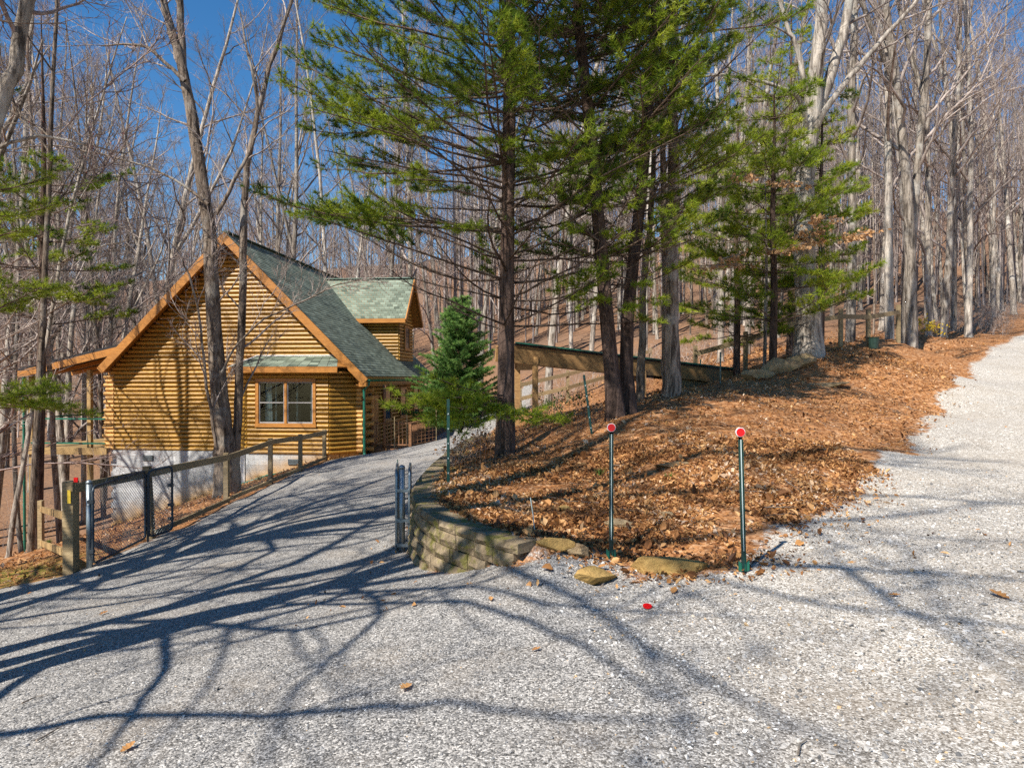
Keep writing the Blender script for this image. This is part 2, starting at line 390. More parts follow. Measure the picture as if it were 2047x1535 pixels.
# ------------------------------------------------------------------ terrain
WTOP = 0.25
def on_level(u, v, z): return P(u, v, FPX * (CAMZ - z) / (v - HZN))
wall_px = [(1040, 1086), (1000, 1076), (940, 1056), (880, 1038), (843, 1015), (828, 992), (833, 966), (847, 948)]
WALL = [on_level(u, v, WTOP) for u, v in wall_px] + [np.array([-1.32, 12.0, WTOP]), np.array([-1.15, 15.0, WTOP - .02]), np.array([-0.75, 19.0, WTOP - .1])]
WALL = np.array(WALL)

shared = [P(1023, 1535, 2.95), P(0, 1535, 3.5), P(2047, 1535, 2.8), P(0, 1390, 4.7), P(0, 1180, 9.6), P(140, 1147, 10.3), P(185, 1135, 10.4),
          P(300, 1078, 12.2), P(452, 1005, 16.4), P(540, 965, 20), P(648, 918, 23.5), P(740, 908, 26), P(600, 1300, 4.9), P(1400, 1300, 4.2),
          P(1222, 1120, 6.2), P(1488, 1145, 5.65), P(1300, 1150, 5.75), P(1180, 1165, 5.8), P(1560, 1080, 6.5), P(1700, 1000, 8),
          P(1830, 900, 11.5), P(1880, 830, 15), P(1920, 760, 20), P(1990, 700, 28), P(2047, 670, 34), P(2047, 1000, 7.8), P(2047, 850, 13),
          P(2047, 632, 45), P(1900, 655, 34), P(1240, 835, 12), P(1340, 790, 14), P(1465, 765, 19.5), P(1620, 705, 18), P(1545, 725, 18),
          P(1700, 690, 20), P(1780, 675, 23), P(1830, 665, 26), P(1400, 900, 9), P(1600, 900, 10), P(1500, 800, 13), P(1700, 800, 14.5),
          P(1400, 1030, 7.2), P(1075, 845, 17), P(1130, 812, 24), P(1050, 818, 24), P(960, 862, 34), P(1200, 752, 32), P(1300, 765, 26),
          P(1500, 705, 30), P(230, 1062, 26.3), P(445, 985, 25.8), P(500, 965, 24.6), P(600, 935, 24.3), P(60, 1105, 17), P(90, 1112, 26),
          P(60, 960, 38), P(100, 900, 44), P(30, 850, 55)]
shared += [np.array(p, float) for p in [(-6, -5, -.8), (0, -8, .1), (8, -5, .9), (8, 3, .6), (-12, 5, -1.8), (-20, 10, -3.6), (-20, 33, -5.4), (-40, 80, 2.5),
          (-60, 60, -3), (-70, 110, 9), (-40, 30, -6), (0, 50, 3.8), (0, 80, 9.5), (0, 120, 21), (25, 50, 7), (30, 80, 15), (40, 120, 27), (45, 60, 9), (70, 60, 12), (90, 140, 36),
          (-20, 60, -0.5), (-20, 90, 5.0), (-10, 150, 27), (-90, 160, 22), (-90, 20, -8), (60, 10, 6), (90, 0, 8), (60, -40, 5), (-60, -40, -6), (0, -45, 0), (-8, 38, -1.4), (-4, 34, -1.2), (-16, 37, -4),
          (-160, 60, -4), (-160, 160, 20), (160, 60, 22), (160, 160, 45), (0, 190, 36), (140, -40, 10), (-140, -40, -9), (15, 25, 2.3), (14, 14, 1.0), (20, 36, 4.2)]]
drive_only = [np.array([.25, 5.85, .13]), np.array([.05, 5.95, .06]), np.array([.6, 5.85, .1]), P(800, 1105, 9.1), P(813, 1108, 8.42), P(830, 1125, 7.67), P(870, 1137, 7.05), P(940, 1138, 6.6), P(1000, 1133, 6.19),
              P(700, 1000, 13.5), P(600, 1050, 11.5), P(880, 905, 22), P(850, 895, 28)] + [np.array(p, float) for p in [(-1.4, 12, -.62), (-1.3, 15, -.62), (-.9, 19, -.6), (-0.4, 6.6, -.15)]]
mound_only = [P(1200, 950, 9.5), P(1010, 914, 12), P(1100, 1000, 8)] + [w + np.array([0.12, 0.08, -0.01]) for w in WALL[:8]] + [np.array(p, float) for p in [(-1.0, 12, .25), (-.9, 15, .2), (-.5, 19, .12), (0.2, 15, .45)]]

def rbf_fit(pts, smooth=0.02):
    pts = np.array(pts); X = pts[:, :2]; n = len(X)
    K = np.linalg.norm(X[:, None] - X[None], axis=2) + np.eye(n) * smooth
    Pm = np.hstack([np.ones((n, 1)), X]); A = np.block([[K, Pm], [Pm.T, np.zeros((3, 3))]])
    sol = np.linalg.solve(A, np.concatenate([pts[:, 2], np.zeros(3)])); return X, sol
def rbf_eval(fit, x, y):
    X, s = fit; q = np.stack([x, y], -1).reshape(-1, 2); out = np.empty(len(q))
    for i in range(0, len(q), 20000):
        d = np.linalg.norm(q[i:i + 20000, None] - X[None], axis=2)
        out[i:i + 20000] = d @ s[:-3] + s[-3] + q[i:i + 20000] @ s[-2:]
    return out.reshape(np.shape(x))
FD = rbf_fit(shared + drive_only); FM = rbf_fit(shared + mound_only)

def poly_sd(poly, x, y):
    """signed distance to a closed polygon, positive inside"""
    q = np.stack([x, y], -1).reshape(-1, 2); a = np.asarray(poly)[:, :2]; b = np.roll(a, -1, 0)
    best = np.full(len(q), 1e9); ins = np.zeros(len(q), bool)
    for p0, p1 in zip(a, b):
        e = p1 - p0; t = np.clip(((q - p0) @ e) / (e @ e + 1e-12), 0, 1)
        best = np.minimum(best, np.linalg.norm(q - p0 - t[:, None] * e, axis=1))
        c = (p0[1] > q[:, 1]) != (p1[1] > q[:, 1])
        with np.errstate(divide='ignore', invalid='ignore'):
            xi = p0[0] + (q[:, 1] - p0[1]) * (p1[0] - p0[0]) / (p1[1] - p0[1])
        ins ^= c & (q[:, 0] < xi)
    return np.where(ins, best, -best).reshape(np.shape(x))

MOUND = [tuple(w[:2]) for w in WALL] + [(0.2, 24), (5, 27), (12, 24), (11, 14), (6, 8), (3, 6.2), (1.5, 6.0), (0.8, 5.95)]
DRIVE = [tuple(P(u, v, Y)[:2]) for u, v, Y in [(-300, 1300, 8.2), (0, 1180, 9.6), (150, 1140, 10.3), (300, 1075, 12), (452, 1003, 16.2), (540, 965, 19.8), (650, 921, 23.2), (735, 909, 25.2), (800, 893, 28.5), (860, 882, 33)]] \
    + [(-2.5, 38), (1.5, 40), (0.9, 33), (-0.3, 26)] + [tuple(w[:2] - np.array([.05, 0.03])) for w in WALL[::-1]] \
    + [tuple(P(u, v, Y)[:2]) for u, v, Y in [(1130, 1118, 6.1), (1222, 1128, 6.1), (1300, 1150, 5.75), (1420, 1160, 5.55), (1500, 1148, 5.6), (1550, 1085, 6.45), (1690, 1005, 7.9), (1825, 905, 11.4), (1880, 830, 15), (1922, 760, 20), (1992, 700, 28), (2050, 668, 35), (2090, 640, 47)]] \
    + [(48, 52), (26, 30), (18, 16), (14, 4), (13, -6), (4, -14), (-6, -12), (-9, -2), (-8, 5)]

def wall_dist(x, y):
    q = np.stack([x, y], -1).reshape(-1, 2); best = np.full(len(q), 1e9)
    for p0, p1 in zip(WALL[:-1, :2], WALL[1:, :2]):
        e = p1 - p0; t = np.clip(((q - p0) @ e) / (e @ e), 0, 1); best = np.minimum(best, np.linalg.norm(q - p0 - t[:, None] * e, axis=1))
    return best.reshape(np.shape(x))

def H(x, y):
    x = np.asarray(x, float); y = np.asarray(y, float)
    d = rbf_eval(FD, x, y); m_ = rbf_eval(FM, x, y); s = poly_sd(MOUND, x, y); wd = wall_dist(x, y)
    wdt = 0.10 + 0.6 * sstep(0.3, 1.5, wd) + 0.5 * sstep(14, 20, y)
    w = sstep(0.06, 0.06 + wdt, s)
    w = np.where(wd < 1.2, w, sstep(-0.6, 0.8, s))
    h = d * (1 - w) + m_ * w
    g = sstep(-0.3, 0.3, poly_sd(DRIVE, x, y))
    far = sstep(20, 60, np.hypot(x, y))
    h = h + (1 - g) * (0.035 * lattice(x, y, 0.45, 1) + 0.05 * lattice(x, y, 1.3, 2) + far * 0.5 * lattice(x, y, 6, 3)) + g * (0.012 * lattice(x, y, 0.5, 4) + 0.02 * lattice(x, y, 1.7, 5))
    return h
def hz(x, y): return float(H(np.array([x]), np.array([y]))[0])
def G(u, v):
    """where the line of sight through a pixel of the photo first meets the ground"""
    Y = np.concatenate([np.arange(1.2, 20, 0.04), np.arange(20, 80, 0.2)]); p = np.array([P(u, v, y) for y in Y])
    under = p[:, 2] < H(p[:, 0], p[:, 1]); i = int(np.argmax(under)) if under.any() else len(Y) - 1
    q = p[i].copy(); q[2] = hz(q[0], q[1]); return q

def axis(lo, flo, fhi, hi, fine, grow=1.09):
    a = list(np.arange(flo, fhi, fine)); s = fine
    while a[-1] < hi: s *= grow; a.append(a[-1] + s)
    s = fine; b = [flo]
    while b[-1] > lo: s *= grow; b.append(b[-1] - s)
    return np.array(b[:0:-1] + a)
gx = axis(-170, -8, 8, 170, 0.10); gy = axis(-50, 2.0, 14, 200, 0.10)
GX, GY = np.meshgrid(gx, gy); GZ = H(GX, GY)
nx = len(gx); V = np.stack([GX, GY, GZ], -1).reshape(-1, 3)
ii, jj = np.meshgrid(np.arange(len(gy) - 1), np.arange(nx - 1), indexing='ij'); q0 = (ii * nx + jj).ravel()
F = np.stack([q0, q0 + 1, q0 + nx + 1, q0 + nx], 1)
sdd = poly_sd(DRIVE, GX, GY).ravel()
A_gravel = sstep(-0.45, 0.45, sdd + 0.25 * lattice(V[:, 0], V[:, 1], 0.8, 11) + 0.12 * lattice(V[:, 0], V[:, 1], 0.25, 12))
A_road = sstep(-0.6, 2.6, V[:, 0] - 0.12 * V[:, 1] + 0.5 * lattice(V[:, 0], V[:, 1], 1.5, 13)) * 1.0
wdv = wall_dist(V[:, 0], V[:, 1])
A_moss = sstep(0.7, 0.15, wdv) * (V[:, 1] > 8.2) * sstep(-0.1, 0.05, poly_sd(MOUND, V[:, 0], V[:, 1])) \
    + 0.8 * sstep(2.2, .4, np.hypot(V[:, 0] + 8.2, V[:, 1] - 10.6)) + .7 * sstep(3, 1, np.abs(V[:, 1] - 24) + np.abs(V[:, 0] + 11) * .3)
A_far_grey = sstep(22, 32, V[:, 1] - .45 * np.maximum(V[:, 0], 0)) * (.75 + .25 * lattice(V[:, 0], V[:, 1], 2.5, 21))  # litter turns greyer brown with distance, slightly uneven
roadc = sdd * (V[:, 0] > 1.5); A_track = np.exp(-((roadc - 2.2) / .28) ** 2) * (.6 + .4 * lattice(V[:, 0], V[:, 1], .6, 31)) + .7 * sstep(.2, .75, lattice(V[:, 0], V[:, 1], 1.1, 32)) * sstep(.15, .7, lattice(V[:, 0], V[:, 1], .37, 33) + .3)
A_track = np.clip(A_track, 0, 1)
face_g = (sdd[F].mean(1) > 0)
face_r = face_g & (V[F][:, :, 0].mean(1) > 0.9 + 0.05 * V[F][:, :, 1].mean(1))
for nm, msk in (('ground', ~face_g), ('gravel_driveway', face_g & ~face_r), ('gravel_road', face_r)):
    Fs = F[msk]; used, inv = np.unique(Fs, return_inverse=True); Fs = inv.reshape(-1, 4)
    me = mesh_np(nm, V[used], Fs, M['ground'], True, {'gravel': A_gravel[used], 'road': A_road[used], 'moss': np.clip(A_moss[used], 0, 1), 'far_grey': A_far_grey[used], 'track': A_track[used]})
    tag(link(nm, me), kind='structure')

# ------------------------------------------------------------------ the log cabin (local frame: x along the gable wall, y into the depth, z world height)
HO = np.array([-10.64, 26.0]); HRZ = -math.atan(0.093); HW = 4.88; Z0 = -1.1; CH = 0.162; RZ = 7.12; DEP = 11.3
house = empty('log_cabin', (HO[0], HO[1], 0), HRZ, 'honey coloured log cabin with green shingle roof, dormer and bay window', 'house')
PROF = [(-0.06, 0.004), (0.0, 0.006), (0.05, 0.028), (0.078, 0.075), (0.062, 0.125), (0.0, 0.154), (-0.06, 0.157)]

def log_VF(p0, p1, outw, z):
    """one siding log between two plan points with a half round face"""
    p0 = np.array(p0, float); p1 = np.array(p1, float); o = np.array(outw, float); o /= np.linalg.norm(o)
    V = [np.array([*(p + o * d), z + h]) for p in (p0, p1) for d, h in PROF]; n = len(PROF)
    F = [(i, (i + 1) % n, n + (i + 1) % n, n + i) for i in range(n)]
    F += [tuple(range(n - 1, -1, -1)), tuple(range(n, 2 * n))]
    return V, F
def put_log(p0, p1, outw, z, parent, mat='log', name='log'):
    V, F = log_VF(p0, p1, outw, z)
    c = np.array([*(np.array(p0) + np.array(p1)) / 2, z]); o = link(name, mesh_py(name, np.array(V) - c, F, M[mat]), parent)
    o.location = Vector(c); return o

gable = MB().add([(-HW + .05, .07, Z0), (HW - .05, .07, Z0), (HW - .05, .07, RZ - HW - .3), (0, .07, RZ - .3), (-HW + .05, .07, RZ - HW - .3)] +
                 [(-HW + .05, .2, Z0), (HW - .05, .2, Z0), (HW - .05, .2, RZ - HW - .3), (0, .2, RZ - .3), (-HW + .05, .2, RZ - HW - .3)],
                 [(0, 1, 2, 3, 4), (9, 8, 7, 6, 5), (0, 5, 6, 1), (1, 6, 7, 2), (2, 7, 8, 3), (3, 8, 9, 4), (4, 9, 5, 0)])
front = gable.build('front_wall', M['trim'], house)
BA0, BA1, BD = 1.01, 4.07, 0.8       # the bay: front from BA0 to BA1, 0.8 m deep, 45 degree sides
i = 0; z = Z0
while z < RZ - 0.45:
    lim = min(HW + (0.02 if z < 1.9 else 0), RZ - 0.22 - (z + 0.1))
    if lim > 0.1:
        nseg = 2 if lim > 2.5 else 1
        cut = random.uniform(-1.2, 0.0)
        segs = [(-lim, cut), (cut + .004, lim)] if nseg == 2 else [(-lim, lim)]
        for s0, s1 in segs:
            put_log((s0, 0), (s1, 0), (0, -1), z, front)
    i += 1; z = Z0 + i * CH
# bay
bay = MB()
bay.add([(BA0 - BD + .1, .05, Z0), (BA0 + .03, -BD + .06, Z0), (BA0 + .03, -BD + .06, 2.0), (BA0 - BD + .1, .05, 2.0)], [(0, 1, 2, 3), (3, 2, 1, 0)])
bay.add([(BA1 + BD - .1, .05, Z0), (BA1 - .03, -BD + .06, Z0), (BA1 - .03, -BD + .06, 2.0), (BA1 + BD - .1, .05, 2.0)], [(0, 1, 2, 3), (3, 2, 1, 0)])
WL, WR, WB, WT = 1.33, 3.60, -0.10, 1.66
for a0, a1, z0_, z1_ in ((BA0, BA1, Z0, WB), (BA0, WL + .03, WB, WT), (WR - .03, BA1, WB, WT), (BA0, BA1, WT, 2.0)):
    bay.box(((a0 + a1) / 2, -BD + .1, (z0_ + z1_) / 2), (a1 - a0, .08, z1_ - z0_))
bayo = bay.build('bay', M['trim'], house)
for i in range(19):
    z = Z0 + i * CH; zt = z + CH
    spans = [(BA0, BA1)] if (zt <= WB + .04 or z >= WT - 0.02) else [(BA0, WL - .02), (WR + .02, BA1)]
    for s0, s1 in spans:
        put_log((s0, -BD), (s1, -BD), (0, -1), z, bayo)
    put_log((BA0 - BD, 0), (BA0, -BD), (-1, -1), z, bayo)
    put_log((BA1, -BD), (BA1 + BD, 0), (1, -1), z, bayo)
win = MB()
WC = (WL + WR) / 2
for c, s in (((WC, -BD - .05, WT - .05), (WR - WL, .07, .12)), ((WC, -BD - .06, WB + .06), (WR - WL + .04, .09, .14)),
             ((WL + .055, -BD - .05, (WB + WT) / 2 + .01), (.11, .068, WT - WB - .255)), ((WR - .055, -BD - .05, (WB + WT) / 2 + .01), (.11, .068, WT - WB - .255)),
             ((WC, -BD - .05, (WB + WT) / 2 + .01), (.09, .066, WT - WB - .257))):
    win.box(c, s)
wino = win.build('window', M['trim'], house)
for s0, s1 in ((WL + .112, WC - .047), (WC + .047, WR - .112)):
    zb, ztp = WB + .135, WT - .115; zm = (zb + ztp) / 2
    fr = MB()
    for c, s in ((((s0 + s1) / 2, -BD - .015, ztp - .02), (s1 - s0, .05, .04)), (((s0 + s1) / 2, -BD - .015, zb + .025), (s1 - s0, .05, .05)),
                 ((s0 + .02, -BD - .016, zm), (.04, .05, ztp - zb - .1)), ((s1 - .02, -BD - .016, zm), (.04, .05, ztp - zb - .1)), (((s0 + s1) / 2, -BD - .022, zm), (s1 - s0 - .08, .06, .035))):
        fr.box(c, s)
    sash = fr.build('sash', m_plain('sash_paint', (0.33, 0.31, 0.30), .5) if 'sash' not in M else M['sash'], wino); M['sash'] = sash.data.materials[0]
    for za, zb2 in ((zb + .05, zm - .018), (zm + .018, ztp - .04)):
        MB().box(((s0 + s1) / 2, -BD - .005, (za + zb2) / 2), (s1 - s0 - .08, .008, zb2 - za)).build('pane', M['glass'], wino)
for cx, w in ((WL + .38, .26), (WL + .66, .07), (WC + .33, .07), (WR - .22, .16)):
    pts = [(cx - w / 2 + w * t / 12 + .0, -BD + .20 + .03 * math.sin(t * 2.1)) for t in range(13)]
    Vc = [(x, y, zz) for zz, spread in ((WB + .2, 1.15), (WT - .15, .9)) for x, y in [((px - cx) * spread + cx, py) for px, py in pts]]
    obj('curtain', Vc, [(k, k + 1, 14 + k, 13 + k) for k in range(12)], M['curtain'], wino, True)
MB().box((WC, -.2, 0.6), (3.0, .02, 2.6)).build('dark_room_panel', M['dark'], wino)  # near-black panel: the unlit room's darkness is put into its colour
# bay roof (hip) with flashing, fascia, soffit
e0, e1, eb, ez = BA0 - .55, BA1 + .45, -BD - .35, 2.10
t0, t1, tz = BA0 + .05, BA1 + .1, 2.52
br = MB().add([(e0, eb, ez), (e1, eb, ez), (t1, -.06, tz), (t0, -.06, tz), (e0 - .55, -.06, ez), (e1 + .35, -.06, ez),
               (e0, eb, ez - .04), (e1, eb, ez - .04), (e0 - .55, -.06, ez - .04), (e1 + .35, -.06, ez - .04)],
              [(0, 1, 2, 3), (4, 0, 3), (1, 5, 2), (6, 8, 9, 7), (0, 6, 7, 1), (4, 8, 6, 0), (1, 7, 9, 5)])
bro = br.build('bay_roof', M['trim'], house)
NC = 6
for k in range(NC):
    f0, f1 = k / NC, (k + 1) / NC
    L = lambda A, B, f: np.array(A) * (1 - f) + np.array(B) * f
    A0, A1_ = L((e0, eb, ez), (t0, -.06, tz), f0), L((e1, eb, ez), (t1, -.06, tz), f0); B0, B1_ = L((e0, eb, ez), (t0, -.06, tz), f1 + .03), L((e1, eb, ez), (t1, -.06, tz), f1 + .03)
    n_ = 11; Vt, Ft, at = [], [], []
    for j in range(n_):
        g0, g1 = j / n_, (j + 1) / n_ - .004; up = np.array([0, -.008, .02])
        q = [L(A0, A1_, g0) + up, L(A0, A1_, g1) + up, L(B0, B1_, g1) + up * .4, L(B0, B1_, g0) + up * .4]
        b0 = len(Vt); Vt += q + [q[0] - np.array([0, 0, .02]), q[1] - np.array([0, 0, .02])]; Ft += [(b0, b0 + 1, b0 + 2, b0 + 3), (b0 + 4, b0 + 5, b0 + 1, b0)]; at += [random.random()] * 6
    link('shingle_course', mesh_np('shingle_course', Vt, Ft, M['shingle'], attrs={'rnd': at}), bro)
MB().add([(t0 - .1, -.075, tz + .035), (t1 + .1, -.075, tz + .035), (t1 + .12, -.15, tz - .005), (t0 - .12, -.15, tz - .005)], [(0, 1, 2, 3), (3, 2, 1, 0)]).build('flashing', M['white'], bro)
MB().bar((e0, eb, ez), (t0, -.08, tz + .03), .09, .02).build('flashing', M['white'], bro)
MB().box(((e0 + e1) / 2, eb - .02, ez - .13), (e1 - e0, .05, .17)).build('fascia', M['trim'], house)
MB().box(((e0 + e1) / 2, (eb - .05) / 2, ez - .2), (e1 - e0 + .3, abs(eb) - .12, .02)).build('soffit', M['trim'], house)

# main roof: two slopes with stepped shingle courses
FB = -0.55
def slope_roof(sgn, a_end):
    th = .12; b1 = DEP + .4
    q = [(0, FB, RZ), (sgn * a_end, FB, RZ - a_end), (sgn * a_end, b1, RZ - a_end), (0, b1, RZ)]
    s = MB(); Vv = [np.array(p) - np.array([0, 0, .03]) for p in q] + [np.array(p) - np.array([0, 0, .03 + th]) for p in q]
    f = [(0, 1, 2, 3), (7, 6, 5, 4), (0, 4, 5, 1), (1, 5, 6, 2), (2, 6, 7, 3), (3, 7, 4, 0)]
    o = s.add(Vv, f).build('roof', M['trim'], house)
    nc = int(a_end * 1.4142 / 0.143); Vt, Ft, at = [], [], []
    for k in range(nc):
        a0, a1 = a_end * k / nc, a_end * (k + 1) / nc
        off = (k % 3) * .11; bb = FB - .03
        while bb < b1:
            be = min(bb + .33 + (off if bb < FB else 0), b1); m = len(Vt); rr = random.gauss(.5, .2); lift = .012 + random.uniform(0, .006)
            Vt += [(sgn * a0, bb, RZ - a0 + .002), (sgn * a1, bb, RZ - a1 + lift), (sgn * a1, be - .006, RZ - a1 + lift), (sgn * a0, be - .006, RZ - a0 + .002),
                   (sgn * (a1 + .004), bb, RZ - a1 - .02), (sgn * (a1 + .004), be - .006, RZ - a1 - .02)]
            Ft += [(m, m + 1, m + 2, m + 3), (m + 1, m + 4, m + 5, m + 2)]; at += [rr] * 6; bb = be
    sh = link('shingles', mesh_np('shingles', Vt, Ft, M['shingle'], attrs={'rnd': np.clip(at, 0, 1)}), o); sh['kind'] = 'stuff'
    return o
AE = 5.36
roofR = slope_roof(1, AE); roofL = slope_roof(-1, 5.0)
for s, ae in ((1, AE), (-1, 4.95)):
    d = np.array([s, 0, -1]) / math.sqrt(2); nrm = np.array([s, 0, 1]) / math.sqrt(2)
    p0 = np.array([0, FB - .04, RZ - .21]) + d * (-.145); p1 = np.array([s * ae, FB - .04, RZ - ae - .21])
    MB().box((p0 + p1) / 2, (np.linalg.norm(p1 - p0), .055, .29), (d, np.array([0, 1, 0]), nrm)).build('rake_board', M['trim'], house)
    p0b = np.array([0, FB - .005, RZ - .045]); p1b = np.array([s * ae, FB - .005, RZ - ae - .045])
    MB().box((p0b + p1b) / 2 + np.array([0, -.035, 0]), (np.linalg.norm(p1b - p0b), .05, .035), (d, np.array([0, 1, 0]), nrm)).build('drip_edge', M['dark'], house)
MB().bar((0, FB - .02, RZ + .012), (0, DEP + .4, RZ + .012), .3, .03).build('ridge_cap', m_plain('ridge_shingle', (.075, .12, .09), .9), house)
MB().box((AE - .1, FB + .05, RZ - AE - .30), (.28, .2, .16)).build('rake_foot', M['trim'], house)
# eave fascia, gutter, downspout on the right side
MB().box((AE - .02, DEP / 2 - .1, RZ - AE - .2), (.05, DEP + .9, .2)).build('fascia', M['trim'], house)
MB().box(((HW + AE) / 2, DEP / 2, RZ - AE - .32), (AE - HW - .02, DEP + .8, .025)).build('soffit', M['trim'], house)
gut = MB(); n_ = 9
prof = [(AE + .075 + .075 * math.cos(t), RZ - AE - .12 + .085 * math.sin(t)) for t in np.linspace(math.pi, 2 * math.pi, n_)]
gut.add([(x, y, z) for y in (FB + .05, DEP + .3) for x, z in prof], [(k, k + 1, n_ + k + 1, n_ + k) for k in range(n_ - 1)] + [(n_ + k, n_ + k + 1, k + 1, k) for k in range(n_ - 1)] + [tuple(range(n_))])
guto = gut.build('gutter', M['greenmetal'], house)
dsp = MB().tube([(AE + .06, -.30, RZ - AE - .2), (AE + .02, -.28, RZ - AE - .32), (HW + .33, -.24, RZ - AE - .5), (HW + .33, -.24, 0.2), (HW + .33, -.24, Z0 + .02), (HW + .38, -.36, Z0 - .12)], .05, 8)
dspo = dsp.build('downspout', M['greenmetal'], house)
# corner log ends, two stacks at the right front corner, one at the left
for i in range(18):
    z = Z0 + i * CH; ln = .28 if i % 2 else .2
    if i < 9: ln += .06
    o = put_log((HW - (.1 if i >= 9 else .32), -.03), (HW + ln - .06, -.03), (0, -1), z, house, 'logend', 'log_end')
    if i % 2 == 0:
        put_log((HW + .0, .62), (HW + .42, .62), (0, -1), z, house, 'logend', 'log_end')
    put_log((-HW - ln, -.03), (-HW + .12, -.03), (0, -1), z, house, 'logend', 'log_end')
    if i % 2: put_log((-HW - ln - .05, .25), (-HW, .25), (0, -1), z, house, 'logend', 'log_end')
# side walls
MB().box((HW - .12, DEP / 2, 0.35), (.1, DEP - .3, 2.9)).build('side_wall', M['trim'], house)
MB().box((-HW + .12, DEP / 2, 0.35), (.1, DEP - .3, 2.9)).build('side_wall', M['trim'], house)
MB().add([(-HW, DEP, Z0), (HW, DEP, Z0), (HW, DEP, RZ - HW - .2), (0, DEP, RZ - .2), (-HW, DEP, RZ - HW - .2)], [(4, 3, 2, 1, 0)]).build('back_wall', M['trim'], house)
for i in range(18):
    put_log((HW, .65), (HW, DEP), (1, 0), Z0 + i * CH, house)
    put_log((-HW, .1), (-HW, DEP), (-1, 0), Z0 + i * CH, house)
def side_window(b0, b1, z0_, z1_):
    s = MB()
    for c, sz in (((HW + .09, (b0 + b1) / 2, z1_), (.05, b1 - b0 + .2, .1)), ((HW + .09, (b0 + b1) / 2, z0_), (.05, b1 - b0 + .2, .1)),
                  ((HW + .09, b0 - .05, (z0_ + z1_) / 2), (.05, .1, z1_ - z0_ - .1)), ((HW + .09, b1 + .05, (z0_ + z1_) / 2), (.05, .1, z1_ - z0_ - .1))):
        s.box(c, sz)
    o = s.build('window', M['trim'], house)
    MB().box((HW + .078, (b0 + b1) / 2, (z0_ + z1_) / 2), (.012, b1 - b0, z1_ - z0_ - .1)).build('pane', m_plain('dark_glass', (.03, .035, .04), .05) if 'dglass' not in M else M['dglass'], o)
for b0, b1 in ((3.2, 4.3), (6.0, 7.0), (8.6, 9.6)): side_window(b0, b1, -0.1, 1.2)
# front door side entry
MB().box((HW + .08, 1.9, -.02), (.05, .95, 2.05)).build('door', M['trim'], house)
# dormer: cheek wall, front wall, gabled roof
DA, DB0, DB1, DZ = 4.6, 7.0, 9.7, 4.35; DR = 6.62; dm = (DB0 + DB1) / 2; A_r = RZ - DR
dor = MB().add([(RZ - DZ, DB0 + .06, DZ), (DA, DB0 + .06, DZ), (DA, DB0 + .06, RZ - DA)], [(0, 2, 1)]).add([(RZ - DZ, DB1, DZ), (DA, DB1, DZ), (DA, DB1, RZ - DA)], [(0, 1, 2)])
dor.add([(DA - .03, DB0, RZ - DA), (DA - .03, DB1, RZ - DA), (DA - .03, DB1, DZ), (DA - .03, dm, DR - .1), (DA - .03, DB0, DZ)], [(0, 1, 2, 3, 4)])
doro = dor.build('dormer', M['trim'], house)
z = RZ - DA; k = 0
while z < DZ - .1:
    put_log((RZ - z - .35, DB0), (DA, DB0), (0, -1), z, doro); put_log((DA, DB0 - .03), (DA, DB1), (1, 0), z, doro); k += 1; z = RZ - DA + k * CH
while z < DR - .35:
    hw_ = (DR - .15 - z) / (DR - DZ) * (DB1 - DB0) / 2
    put_log((DA, dm - hw_), (DA, dm + hw_), (1, 0), z, doro); k += 1; z = RZ - DA + k * CH
dw = MB()
for c, s in (((DA + .09, dm, 4.2), (.05, 1.0, .1)), ((DA + .09, dm, 3.1), (.05, 1.0, .1)), ((DA + .09, dm - .45, 3.65), (.05, .1, 1.0)), ((DA + .09, dm + .45, 3.65), (.05, .1, 1.0))): dw.box(c, s)
dwo = dw.build('window', M['trim'], house); MB().box((DA + .08, dm, 3.65), (.012, .8, 1.0)).build('pane', m_plain('dark_pane', (.03, .035, .04), .05), dwo)
OV, EO = .45, .42
